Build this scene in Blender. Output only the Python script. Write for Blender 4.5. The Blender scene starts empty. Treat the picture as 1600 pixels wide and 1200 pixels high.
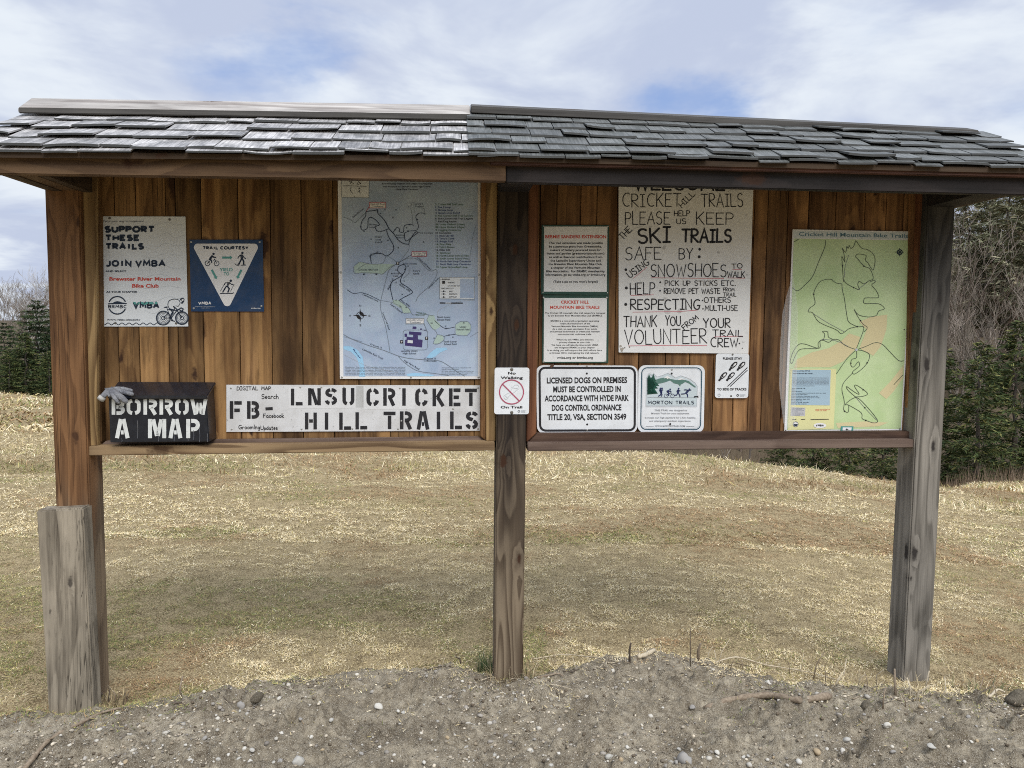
import bpy, bmesh, math, random
import numpy as np
from mathutils import Vector, Matrix
R = math.radians
scene = bpy.context.scene
COL = scene.collection
random.seed(7)

# ------------------------------------------------------------------ camera
FPX = 1202.0                       # focal length in pixels of a 1600 px wide frame
CZ = 1.63                          # eye height
PITCH, ROLL = R(4.4), 0.0105
cp, sp = math.cos(PITCH), math.sin(PITCH)
_r0, _u0 = Vector((1, 0, 0)), Vector((0, sp, cp))
CF = Vector((0, cp, -sp))
CR = _r0*math.cos(ROLL) + _u0*math.sin(ROLL)
CU = -_r0*math.sin(ROLL) + _u0*math.cos(ROLL)
cam_d = bpy.data.cameras.new('camera')
cam_d.sensor_width = 36.0
cam_d.lens = FPX/1600*36.0
cam_d.clip_start, cam_d.clip_end = 0.05, 3000
cam = bpy.data.objects.new('camera', cam_d); COL.objects.link(cam)
cam.matrix_world = Matrix(((CR.x, CU.x, -CF.x, 0), (CR.y, CU.y, -CF.y, 0), (CR.z, CU.z, -CF.z, CZ), (0, 0, 0, 1)))
scene.camera = cam
CAMP = Vector((0, 0, CZ))

# ------------------------------------------------------------------ node helper
class NT:
    def __init__(s, tree): s.t = tree; s.n = tree.nodes; s.l = tree.links
    def new(s, kind, **kw):
        n = s.n.new(kind)
        for k, v in kw.items():
            if k == 'inp':
                for a, b in v.items(): s.set(n, a, b)
            else: setattr(n, k, v)
        return n
    def set(s, n, key, val):
        sock = n.inputs[key]
        if isinstance(val, bpy.types.NodeSocket): s.l.new(val, sock)
        elif hasattr(val, 'outputs'): s.l.new(val.outputs[0], sock)
        else:
            if sock.type == 'RGBA' and len(val) == 3: val = (*val, 1)
            sock.default_value = val
    def math(s, op, a, b=0.0, c=None, clamp=False):
        n = s.new('ShaderNodeMath', operation=op, use_clamp=clamp)
        s.set(n, 0, a); s.set(n, 1, b)
        if c is not None: s.set(n, 2, c)
        return n.outputs[0]
    def vmath(s, op, a, b=(0, 0, 0)):
        n = s.new('ShaderNodeVectorMath', operation=op); s.set(n, 0, a); s.set(n, 1, b); return n.outputs[0]
    def mix(s, f, a, b, blend='MIX'):
        n = s.new('ShaderNodeMix', data_type='RGBA', blend_type=blend)
        s.set(n, 0, f); s.set(n, 6, a); s.set(n, 7, b); return n.outputs[2]
    def rng(s, v, a, b, c=0.0, d=1.0, smooth=False):
        n = s.new('ShaderNodeMapRange', interpolation_type='SMOOTHSTEP' if smooth else 'LINEAR')
        for i, x in enumerate((v, a, b, c, d)): s.set(n, i, x)
        return n.outputs[0]
    def noise(s, vec, scale, detail=3, rough=0.55, dist=0.0):
        n = s.new('ShaderNodeTexNoise', inp={'Vector': vec, 'Scale': scale, 'Detail': detail, 'Roughness': rough, 'Distortion': dist})
        return n.outputs[0]
    def scale(s, vec, sc):
        n = s.new('ShaderNodeVectorMath', operation='MULTIPLY'); s.set(n, 0, vec); s.set(n, 1, sc); return n.outputs[0]

# ------------------------------------------------------------------ world and sun (high thin overcast, hazy sun behind the camera)
SUN_EL, SUN_AZ = R(51), R(158)     # azimuth clockwise from +Y (view direction)
sun_dir = Vector((math.sin(SUN_AZ)*math.cos(SUN_EL), math.cos(SUN_AZ)*math.cos(SUN_EL), math.sin(SUN_EL)))
w = bpy.data.worlds.new('World'); scene.world = w; w.use_nodes = True
nt = NT(w.node_tree); nt.n.clear()
out = nt.new('ShaderNodeOutputWorld'); bg = nt.new('ShaderNodeBackground')
nt.set(bg, 'Strength', 0.1); nt.l.new(bg.outputs[0], out.inputs[0])
sky = nt.new('ShaderNodeTexSky', sky_type='NISHITA', sun_disc=False, sun_elevation=SUN_EL, sun_rotation=SUN_AZ)
tc = nt.new('ShaderNodeTexCoord')
dirv = nt.vmath('NORMALIZE', tc.outputs['Generated'])
sep = nt.new('ShaderNodeSeparateXYZ'); nt.set(sep, 0, dirv)
zz = nt.math('ADD', nt.math('MAXIMUM', sep.outputs[2], 0.0), 0.16)
cmb = nt.new('ShaderNodeCombineXYZ')
nt.set(cmb, 0, nt.math('DIVIDE', sep.outputs[0], zz)); nt.set(cmb, 1, nt.math('DIVIDE', sep.outputs[1], zz))
cv = nt.vmath('ADD', nt.scale(cmb.outputs[0], (1.0, 1.0, 1)), (3.1, 1.7, 0.4))
n1 = nt.noise(cv, 1.0, 6, 0.52, 0.3)
n2 = nt.noise(nt.vmath('ADD', cv, (7.3, 2.2, 1.0)), 1.35, 6, 0.55, 0.4)
n1 = nt.math('ADD', n1, 0.082)
wn = nt.new('ShaderNodeTexNoise', inp={'Vector': nt.scale(dirv, (1, 1, 2.2)), 'Scale': 7.0, 'Detail': 5, 'Roughness': 0.6})
wob = nt.scale(nt.vmath('SUBTRACT', wn.outputs['Color'], (0.5, 0.5, 0.5)), (0.22, 0.22, 0.10))
for px, py, rad_, k_ in ((500, 62, 0.13, 0.22), (405, 120, 0.13, 0.13), (1085, 152, 0.12, 0.24), (640, 20, 0.10, 0.10), (-500, -150, 0.25, 0.3), (1500, -500, 0.3, 0.3), (500, -700, 0.3, 0.3)):
    dv_ = (CR*((px-800)/FPX) + CU*((600-py)/FPX) + CF).normalized()
    df = nt.scale(nt.vmath('ADD', nt.vmath('SUBTRACT', dirv, tuple(dv_)), wob), (0.8, 1.0, 2.0))
    ln_ = nt.new('ShaderNodeVectorMath', operation='LENGTH'); nt.set(ln_, 0, df)
    n1 = nt.math('SUBTRACT', n1, nt.math('MULTIPLY', nt.rng(ln_.outputs['Value'], 0.0, rad_, 1.0, 0.0, True), k_))
gap = nt.rng(n1, 0.27, 0.52, 0.0, 1.0, True)
shade = nt.rng(n2, 0.40, 0.60, 0.0, 1.0, True)
cloud = nt.mix(shade, (4.5, 5.05, 6.4), (6.7, 7.2, 7.8))
blue = nt.mix(0.7, sky.outputs[0], (2.7, 3.8, 6.7))
skycol = nt.mix(gap, blue, cloud)
dot = nt.new('ShaderNodeVectorMath', operation='DOT_PRODUCT'); nt.set(dot, 0, dirv); nt.set(dot, 1, tuple(sun_dir))
glow = nt.math('MULTIPLY_ADD', nt.math('POWER', nt.math('MAXIMUM', dot.outputs[1], 0.0), 3.0), 0.95, 0.86)
glow = nt.math('ADD', glow, nt.rng(sep.outputs[2], 0.35, 0.85, 0.0, 0.4, True))
low = nt.math('MULTIPLY', nt.rng(sep.outputs[1], -0.05, -0.45, 0, 1, True), nt.rng(sep.outputs[2], 0.45, 0.12, 0, 1, True))
glow = nt.math('MULTIPLY', glow, nt.math('MULTIPLY_ADD', low, -0.75, 1.0))     # unseen low sky behind the camera, dimmed to deepen the under-eave shade
gl = nt.new('ShaderNodeCombineXYZ')
for i in range(3): nt.set(gl, i, glow)
nt.set(bg, 'Color', nt.mix(1.0, skycol, gl.outputs[0], 'MULTIPLY'))
sd = bpy.data.lights.new('sun', 'SUN'); sd.energy = 1.75; sd.angle = R(36); sd.color = (1.0, 0.95, 0.88)
so = bpy.data.objects.new('sun', sd); COL.objects.link(so)
so.rotation_euler = (-sun_dir).to_track_quat('-Z', 'Y').to_euler()
scene.view_settings.view_transform = 'Standard'; scene.view_settings.look = 'None'
scene.view_settings.exposure = 0.50; scene.view_settings.gamma = 1.0
scene.cycles.use_denoising = False
scene.cycles.filter_width = 1.0
scene.cycles.max_bounces = 6; scene.cycles.diffuse_bounces = 4

# ------------------------------------------------------------------ mesh helpers
def link(name, me, mats=None, parent=None):
    o = bpy.data.objects.new(name, me); COL.objects.link(o)
    if mats is not None and len(me.materials) == 0:
        for m in (mats if isinstance(mats, (list, tuple)) else [mats]): me.materials.append(m)
    if parent: o.parent = parent
    return o
def thing(name, label, cat, loc=(0, 0, 0), rotz=0.0, group=None):
    o = bpy.data.objects.new(name, None); COL.objects.link(o)
    o.empty_display_size = 0.1
    o.location = loc; o.rotation_euler = (0, 0, rotz)
    return tag(o, label, cat, group)
def tag(o, label, cat=None, group=None, kind=None):
    if label: o['label'] = label
    if cat: o['category'] = cat
    if group: o['group'] = group
    if kind: o['kind'] = kind
    return o
def mesh_np(name, v, f, col=None, smooth=False):
    v = np.asarray(v, dtype=np.float32); f = np.asarray(f, dtype=np.int32)
    me = bpy.data.meshes.new(name); k = f.shape[1]
    me.vertices.add(len(v)); me.vertices.foreach_set('co', v.ravel())
    me.loops.add(f.size); me.loops.foreach_set('vertex_index', f.ravel())
    me.polygons.add(len(f)); me.polygons.foreach_set('loop_start', np.arange(0, f.size, k, dtype=np.int32))
    try: me.polygons.foreach_set('loop_total', np.full(len(f), k, dtype=np.int32))
    except Exception: pass
    me.update(calc_edges=True); me.validate()
    if smooth: me.polygons.foreach_set('use_smooth', np.ones(len(f), dtype=bool))
    if col is not None:
        ca = me.color_attributes.new('tone', 'FLOAT_COLOR', 'POINT')
        c = np.ones((len(v), 4), dtype=np.float32); c[:, :3] = col
        ca.data.foreach_set('color', c.ravel())
    return me
class MB:
    """collects hexahedra and other pieces; build() links them as one mesh object"""
    def __init__(s): s.v = []; s.f = []; s.t = []
    def add(s, vs, fs, tone=(0.5, 0.5, 0.5)):
        b = len(s.v); s.v += [tuple(p) for p in vs]; s.t += [tone]*len(vs)
        s.f += [tuple(i+b for i in q) for q in fs]
    def hexa(s, a, b, tone=(0.5, 0.5, 0.5)):     # two quads of four corners, same winding
        s.add(list(a)+list(b), [(0, 1, 2, 3), (7, 6, 5, 4), (0, 4, 5, 1), (1, 5, 6, 2), (2, 6, 7, 3), (3, 7, 4, 0)], tone)
    def box(s, x0, x1, y0, y1, z0, z1, tone=(0.5, 0.5, 0.5)):
        s.hexa([(x0, y0, z0), (x1, y0, z0), (x1, y0, z1), (x0, y0, z1)], [(x0, y1, z0), (x1, y1, z0), (x1, y1, z1), (x0, y1, z1)], tone)
    def tube(s, pts, rads, n=6, tone=(0.5, 0.5, 0.5)):
        pts = [Vector(p) for p in pts]; vs = []; fs = []
        for i, p in enumerate(pts):
            d = (pts[min(i+1, len(pts)-1)] - pts[max(i-1, 0)]).normalized()
            a = d.cross(Vector((0.3, 0.9, 0.2))).normalized(); b = d.cross(a)
            for k in range(n):
                q = 2*math.pi*k/n; vs.append(p + (a*math.cos(q)+b*math.sin(q))*rads[i])
        for i in range(len(pts)-1):
            for k in range(n):
                fs.append((i*n+k, i*n+(k+1) % n, (i+1)*n+(k+1) % n, (i+1)*n+k))
        fs.append(tuple(range(n))[::-1]); fs.append(tuple((len(pts)-1)*n+k for k in range(n)))
        s.add(vs, fs, tone)
    def build(s, name, mat, parent=None, bevel=0.0, smooth=False, off=(0, 0, 0), segs=2):
        me = bpy.data.meshes.new(name)
        o3 = Vector(off)
        me.from_pydata([Vector(p)-o3 for p in s.v], [], s.f)
        ca = me.color_attributes.new('tone', 'FLOAT_COLOR', 'POINT')
        for i, t in enumerate(s.t): ca.data[i].color = (*t, 1)
        bm = bmesh.new(); bm.from_mesh(me)
        bmesh.ops.recalc_face_normals(bm, faces=bm.faces)
        if bevel: bmesh.ops.bevel(bm, geom=list(bm.edges), offset=bevel, segments=segs, affect='EDGES', clamp_overlap=True)
        bm.to_mesh(me); bm.free()
        if smooth:
            for p in me.polygons: p.use_smooth = True
        return link(name, me, mat, parent)

# value noise in numpy
def _hash(ix, iy, seed):
    n = (ix*374761393 + iy*668265263 + seed*974711) & 0x7fffffff
    n = ((n ^ (n >> 13))*1274126177) & 0x7fffffff
    return ((n ^ (n >> 16)) & 0xffff)/65535.0
def vnoise(x, y, seed=0):
    x = np.asarray(x, float); y = np.asarray(y, float)
    ix = np.floor(x).astype(np.int64); iy = np.floor(y).astype(np.int64)
    fx = x-ix; fy = y-iy; fx = fx*fx*(3-2*fx); fy = fy*fy*(3-2*fy)
    a = _hash(ix, iy, seed); b = _hash(ix+1, iy, seed); c = _hash(ix, iy+1, seed); d = _hash(ix+1, iy+1, seed)
    return a+(b-a)*fx+(c-a)*fy+(a-b-c+d)*fx*fy
def fbm(x, y, oct=4, seed=0, gain=0.5):
    s = 0; a = 1; t = 0
    for i in range(oct):
        s = s+a*vnoise(x*2**i, y*2**i, seed+i*17); t += a; a *= gain
    return s/t

# ------------------------------------------------------------------ photo pixel -> kiosk coordinates
def ray(px, py): return CR*((px-800)/FPX) + CU*((600-py)/FPX) + CF
YAW = R(4.7)
KO = Vector((0, 3.52, 0)); KU = Vector((math.cos(YAW), math.sin(YAW), 0)); KV = Vector((-math.sin(YAW), math.cos(YAW), 0))
def K(px, py, v=0.0):              # (u along the kiosk, v depth, z): where the sight line meets the board plane v
    d = ray(px, py); o = CAMP - KO
    t = (v - o.dot(KV))/d.dot(KV); p = o + d*t
    return Vector((p.dot(KU), v, p.z))
def KW(p): return KO + KU*p[0] + KV*p[1] + Vector((0, 0, p[2]))
def G(px, py, z=0.0):              # where the sight line meets a level at height z
    d = ray(px, py); t = (z-CZ)/d.z; return CAMP + d*t

# ------------------------------------------------------------------ materials
MATS = {}
def principled(name):
    m = bpy.data.materials.new(name); m.use_nodes = True
    t = NT(m.node_tree); b = m.node_tree.nodes['Principled BSDF']
    return m, t, b
def flat(name, c, rough=0.6, spec=0.3, grime=0.06, metal=0.0, gscale=14.0, gcol=(0.25, 0.22, 0.18)):
    if name in MATS: return MATS[name]
    m, t, b = principled(name)
    tc = t.new('ShaderNodeTexCoord')
    g = t.rng(t.noise(tc.outputs['Object'], gscale, 6, 0.65), 0.45, 0.8, 0, 1)
    g2 = t.rng(t.noise(tc.outputs['Object'], gscale*9, 3, 0.6), 0.64, 0.74, 0, 1)
    col = t.mix(t.math('MULTIPLY', g, grime*2.2), c, gcol)
    col = t.mix(t.math('MULTIPLY', g2, grime*2.5), col, tuple(x*0.5 for x in gcol))
    t.set(b, 'Base Color', col); t.set(b, 'Roughness', rough); t.set(b, 'Specular IOR Level', spec); t.set(b, 'Metallic', metal)
    MATS[name] = m; return m
def wood(name, light, dark, axis='Z', rings=9.0, ringk=0.6, fiber=0.5, knots=0.5, kscale=3.2, tone=0.0, weather=None, rough=0.8, stain=0.3, seed=0.0, bump=0.25, fig=1.0, knotcol=(0.045, 0.02, 0.01), spec=0.25):
    m, t, b = principled(name)
    tc = t.new('ShaderNodeTexCoord'); co = tc.outputs['Object']
    info = t.new('ShaderNodeObjectInfo')
    at = t.new('ShaderNodeAttribute', attribute_name='tone')
    sat = t.new('ShaderNodeSeparateColor'); t.set(sat, 0, at.outputs['Color'])
    sh = t.new('ShaderNodeCombineXYZ')
    off = t.math('MULTIPLY_ADD', sat.outputs[1], 23.0, seed)
    t.set(sh, 0, off); t.set(sh, 1, t.math('MULTIPLY', off, 0.71)); t.set(sh, 2, t.math('MULTIPLY', off, 1.3))
    p = t.vmath('ADD', co, sh)
    S = lambda a, l: (a, a, l) if axis == 'Z' else (l, a, a)
    flatten = (1, 0.35, 1)
    N = t.noise(t.scale(t.scale(p, S(3.6*fig, 0.42*fig)), flatten), 1.0, 2.0, 0.5, 0.25)
    sp = t.new('ShaderNodeSeparateXYZ'); t.set(sp, 0, p)
    k2 = t.new('ShaderNodeCombineXYZ')
    if axis == 'Z':
        t.set(k2, 0, t.math('MULTIPLY', t.math('ADD', sp.outputs[0], sp.outputs[1]), kscale*1.3)); t.set(k2, 1, t.math('MULTIPLY', sp.outputs[2], kscale*0.55))
    else:
        t.set(k2, 0, t.math('MULTIPLY', t.math('ADD', sp.outputs[2], sp.outputs[1]), kscale*1.3)); t.set(k2, 1, t.math('MULTIPLY', sp.outputs[0], kscale*0.55))
    vor = t.new('ShaderNodeTexVoronoi', voronoi_dimensions='2D', inp={'Vector': k2.outputs[0], 'Scale': 1.0, 'Randomness': 1.0})
    vc = t.new('ShaderNodeSeparateColor'); t.set(vc, 0, vor.outputs['Color'])
    kd = t.math('ADD', vor.outputs['Distance'], t.math('MULTIPLY', t.rng(t.noise(p, 38.0, 3), 0.3, 0.7), 0.05))
    kd = t.math('ADD', kd, t.math('MULTIPLY', vc.outputs[0], 0.075))
    pull = t.rng(kd, 0.0, 0.34, 0.13*knots, 0.0, True)
    kn = t.rng(kd, 0.055+0.035*knots, 0.10+0.05*knots, 1.0, 0.0, True)
    fr = t.math('FRACT', t.math('MULTIPLY', t.math('ADD', N, pull), rings))
    ring = t.math('MULTIPLY', t.rng(fr, 0.1, 0.86, 0, 1, True), t.rng(fr, 0.9, 1.0, 1, 0))
    fib = t.noise(t.scale(p, S(95, 2.2)), 1.0, 3, 0.6)
    fib2 = t.noise(t.scale(p, S(34, 0.8)), 1.0, 4, 0.6)
    f = t.math('ADD', t.math('MULTIPLY', ring, ringk), t.math('MULTIPLY', t.rng(fib, 0.3, 0.7), fiber*0.55), clamp=True)
    f = t.math('ADD', f, t.math('MULTIPLY', t.rng(fib2, 0.4, 0.7, -0.5, 0.5), fiber), clamp=True)
    col = t.mix(f, light, dark)
    cr = t.noise(t.scale(p, S(55, 0.55)), 1.0, 2, 0.5)
    cr = t.rng(t.math('ABSOLUTE', t.math('SUBTRACT', cr, 0.5)), 0.004, 0.016, 1, 0)
    crm = t.math('MULTIPLY', cr, t.rng(t.noise(t.scale(p, S(4, 0.5)), 1.0, 2), 0.48, 0.6))
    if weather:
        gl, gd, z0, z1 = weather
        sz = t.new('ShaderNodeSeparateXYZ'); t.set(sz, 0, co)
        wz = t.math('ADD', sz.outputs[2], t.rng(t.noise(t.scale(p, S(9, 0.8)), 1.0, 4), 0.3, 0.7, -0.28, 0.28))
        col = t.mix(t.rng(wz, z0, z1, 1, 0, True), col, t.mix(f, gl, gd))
    if stain:
        st = t.rng(t.noise(t.scale(p, S(5.0, 1.1)), 1.0, 5, 0.66), 0.40, 0.68)
        wn_ = t.rng(t.noise(t.scale(p, S(7.0, 1.6)), 1.0, 5, 0.7), 0.52, 0.72)
        col = t.mix(t.math('MULTIPLY', wn_, stain*0.45), col, tuple(min(1.0, x*1.25+0.03) for x in light))
        col = t.mix(t.math('MULTIPLY', st, stain), col, tuple(x*0.30 for x in dark))
        st2 = t.rng(t.noise(t.scale(p, S(26.0, 3.0)), 1.0, 5, 0.7), 0.55, 0.80)
        col = t.mix(t.math('MULTIPLY', st2, min(1.0, stain*1.3)), col, tuple(x*0.25 for x in dark))
    if tone:
        tv = t.rng(sat.outputs[0], 0, 1, 1-tone, 1+tone)
        tcx = t.new('ShaderNodeCombineXYZ')
        for i in range(3): t.set(tcx, i, tv)
        col = t.mix(1.0, col, tcx.outputs[0], 'MULTIPLY')
    col = t.mix(t.math('MULTIPLY', crm, 0.75), col, tuple(x*0.22 for x in dark))
    col = t.mix(t.math('MULTIPLY', kn, min(1.0, knots*1.5)), col, knotcol)
    t.set(b, 'Base Color', col); t.set(b, 'Roughness', rough); t.set(b, 'Specular IOR Level', spec)
    bp = t.new('ShaderNodeBump', inp={'Strength': bump, 'Distance': 0.004})
    t.set(bp, 'Height', t.math('SUBTRACT', 1.0, t.math('ADD', t.math('MULTIPLY', f, 0.7), t.math('MAXIMUM', kn, crm))))
    t.l.new(bp.outputs[0], b.inputs['Normal'])
    return m
def attr_mat(name, rough=0.9, mult=1.0, spec=0.1, sub=0.0):
    m, t, b = principled(name)
    at = t.new('ShaderNodeAttribute', attribute_name='tone')
    t.set(b, 'Base Color', at.outputs['Color']); t.set(b, 'Roughness', rough); t.set(b, 'Specular IOR Level', spec)
    return m
# ------------------------------------------------------------------ terrain
_cr = [(-300, 24, 606), (0, 24, 614), (75, 23, 618), (165, 20, 626), (450, 16, 660), (770, 13, 694), (900, 12, 702), (1000, 11.5, 706), (1100, 11.5, 713), (1200, 11.5, 726), (1300, 11.5, 738), (1400, 11.5, 752), (1500, 12, 764), (1600, 13, 770), (1900, 14, 778)]
_ca, _cy, _cz = [], [], []
for px, yc, py in _cr:
    d = ray(px, py); _ca.append(d.x/d.y); _cy.append(yc); _cz.append(CZ + d.z/d.y*yc)
_va = [-0.9, -0.6, -0.3, 0.0, 0.15, 0.3, 0.5, 0.57, 0.61, 0.7, 0.9]
_vz = [-3.2, -3.4, -4.6, -6.3, -7.0, -7.8, -7.8, -7.2, -6.65, -6.6, -6.8]
def ground(x, y):
    x = np.asarray(x, float); y = np.asarray(y, float)
    a = np.clip(x/np.maximum(y, 2.0), -1.2, 1.2)
    yc = np.interp(a, _ca, _cy); zc = np.interp(a, _ca, _cz); zv = np.interp(a, _va, _vz)
    s = np.clip((y-3.4)/(yc-3.4), 0, 1)
    near = -0.05 + (zc+0.05)*(0.62*s + 0.38*s*s)
    q = np.clip((y-yc)/(42-yc), 0, 1)
    far = zc + (zv-zc)*(q + 0.22*np.sin(q*math.pi)*np.interp(a, [0.45, 0.6], [1.0, 0.15]))
    z = np.where(y < yc, near, far)
    hill = np.clip(y-50, 0, None)*np.interp(a, [-0.8, -0.4, 0, 0.4, 0.8], [0.05, 0.05, 0.08, 0.30, 0.34])
    hill = np.minimum(hill, np.interp(a, [-0.8, 0, 0.8], [4, 7, 24]))
    z = z + hill
    bump = (fbm(x*0.9+5, y*0.9+9, 4, 3)-0.5)*0.09*np.clip((y-3.6)/2, 0, 1)*np.clip((60-y)/30, 0.3, 1)
    return np.where(y < 3.4, -0.05, z+bump)

# soil bank at the kiosk's foot
_bk = [(-250, 1135), (0, 1120), (80, 1112), (150, 1106), (250, 1092), (350, 1077), (450, 1056), (560, 1044), (700, 1037), (780, 1046), (830, 1054), (930, 1028), (1010, 1020), (1100, 1030), (1200, 1048), (1300, 1066), (1400, 1072), (1500, 1078), (1600, 1090), (1850, 1110)]
ZB = 0.040
_bx = [G(px, py, ZB).x for px, py in _bk]; _by = [G(px, py, ZB).y for px, py in _bk]
def bank(x, y):
    x = np.asarray(x, float); y = np.asarray(y, float)
    yb = np.interp(x, _bx, _by) + (fbm(x*7, x*0+2.2, 3, 21)-0.5)*0.10
    t = yb-y                                        # > 0 towards the camera
    front = ZB - 0.075*np.clip(t/0.9, 0, 1.4)
    back = ZB - 0.02 + 0.6*(t+0.02)
    z = np.where(t > -0.02, np.minimum(front, ZB-0.02*np.exp(-t/0.05)), back)
    n = (fbm(x*3.2, y*3.2, 3, 5)-0.5)*0.08 + (fbm(x*13, y*13, 3, 8)-0.5)*0.036 + (fbm(x*48, y*48, 3, 11)-0.5)*0.030
    inner = np.clip(t/0.18, 0, 1)
    n = n + inner*((fbm(x*17+7, y*17, 3, 19)-0.5)*0.035)
    lump = np.clip(fbm(x*20+3, y*20, 2, 14)-0.60, 0, 1)*(0.06+0.12*inner)
    return z + (n+lump)*np.clip((t+0.35)/0.3, 0, 1)

def sinhspace(c, n, near, far):
    t = np.linspace(-1, 1, n); k = math.asinh(far/near)
    return c + near*np.sinh(t*k)
gx = sinhspace(0.5, 321, 1.6, 420); gy = sinhspace(8.0, 361, 2.4, 420)
X, Y = np.meshgrid(gx, gy)
Z = ground(X, Y)
nx, ny = len(gx), len(gy)
idx = np.arange(nx*ny).reshape(ny, nx)
F = np.stack([idx[:-1, :-1], idx[:-1, 1:], idx[1:, 1:], idx[1:, :-1]], -1).reshape(-1, 4)
m, t, b = principled('dry_field')
tc = t.new('ShaderNodeTexCoord'); co = tc.outputs['Object']
big = t.noise(t.scale(co, (0.35, 0.9, 0.5)), 1.0, 4, 0.6)
mid = t.noise(t.scale(co, (9.0, 11.0, 9.0)), 1.0, 6, 0.7)
fin = t.noise(t.scale(co, (110, 130, 110)), 1.0, 4, 0.75)
col = t.mix(t.rng(mid, 0.35, 0.65), (0.15, 0.11, 0.06), (0.38, 0.295, 0.17))
col = t.mix(t.rng(big, 0.55, 0.70, 0, 0.5), col, (0.20, 0.165, 0.07))
col = t.mix(t.rng(fin, 0.48, 0.62), col, (0.52, 0.42, 0.24)); col = t.mix(t.rng(fin, 0.34, 0.46, 0.8, 0), col, (0.06, 0.042, 0.022))
sz = t.new('ShaderNodeSeparateXYZ'); t.set(sz, 0, co)
leaf = t.mix(t.rng(fin, 0.3, 0.7), (0.055, 0.044, 0.030), (0.16, 0.125, 0.082))
col = t.mix(t.rng(t.math('ADD', sz.outputs[1], t.math('MULTIPLY', mid, 6.0)), 45, 49), col, leaf)
t.set(b, 'Base Color', col); t.set(b, 'Roughness', 0.95); t.set(b, 'Specular IOR Level', 0.05)
bp = t.new('ShaderNodeBump', inp={'Strength': 0.6, 'Distance': 0.03}); t.set(bp, 'Height', fin); t.l.new(bp.outputs[0], b.inputs['Normal'])
go = link('ground', mesh_np('ground', np.stack([X, Y, Z], -1).reshape(-1, 3), F, smooth=True), m); go['kind'] = 'structure'

# soil bank mesh
bx = np.arange(-3.4, 3.6, 0.011); by = np.concatenate([np.arange(0.2, 2.4, 0.06), np.arange(2.4, 4.35, 0.010)])
X, Y = np.meshgrid(bx, by); Z = bank(X, Y)
nx, ny = len(bx), len(by); idx = np.arange(nx*ny).reshape(ny, nx)
F = np.stack([idx[:-1, :-1], idx[:-1, 1:], idx[1:, 1:], idx[1:, :-1]], -1).reshape(-1, 4)
keep = (Z > ground(X, Y)-0.06)
kf = keep.ravel()[F].any(axis=1)
m, t, b = principled('gritty_soil')
tc = t.new('ShaderNodeTexCoord'); co = tc.outputs['Object']
a1 = t.noise(co, 5.0, 7, 0.7); a2 = t.noise(co, 28.0, 5, 0.7); a3 = t.noise(co, 240.0, 3, 0.7)
col = t.mix(t.rng(a1, 0.35, 0.65), (0.27, 0.225, 0.158), (0.56, 0.49, 0.365))
moist = t.rng(t.noise(t.scale(co, (2.2, 4.5, 2.2)), 1.0, 6, 0.7, 0.8), 0.50, 0.66)
col = t.mix(t.math('MULTIPLY', moist, 0.65), col, (0.13, 0.105, 0.072))
col = t.mix(t.rng(a2, 0.36, 0.66), t.mix(0.75, col, (0.085, 0.064, 0.042)), col)
col = t.mix(t.rng(a3, 0.50, 0.70, 0, 0.85), col, (0.52, 0.475, 0.39))
col = t.mix(t.rng(a3, 0.25, 0.42, 0.7, 0), col, (0.075, 0.06, 0.046))
t.set(b, 'Base Color', col); t.set(b, 'Roughness', 0.95); t.set(b, 'Specular IOR Level', 0.08)
bp = t.new('ShaderNodeBump', inp={'Strength': 1.0, 'Distance': 0.014}); t.set(bp, 'Height', t.math('ADD', a2, t.math('MULTIPLY', a3, 0.6))); t.l.new(bp.outputs[0], b.inputs['Normal'])
SOIL = m
so_ = link('soil_bank', mesh_np('soil_bank', np.stack([X, Y, Z], -1).reshape(-1, 3), F[kf], smooth=True), m); so_['kind'] = 'structure'

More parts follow.
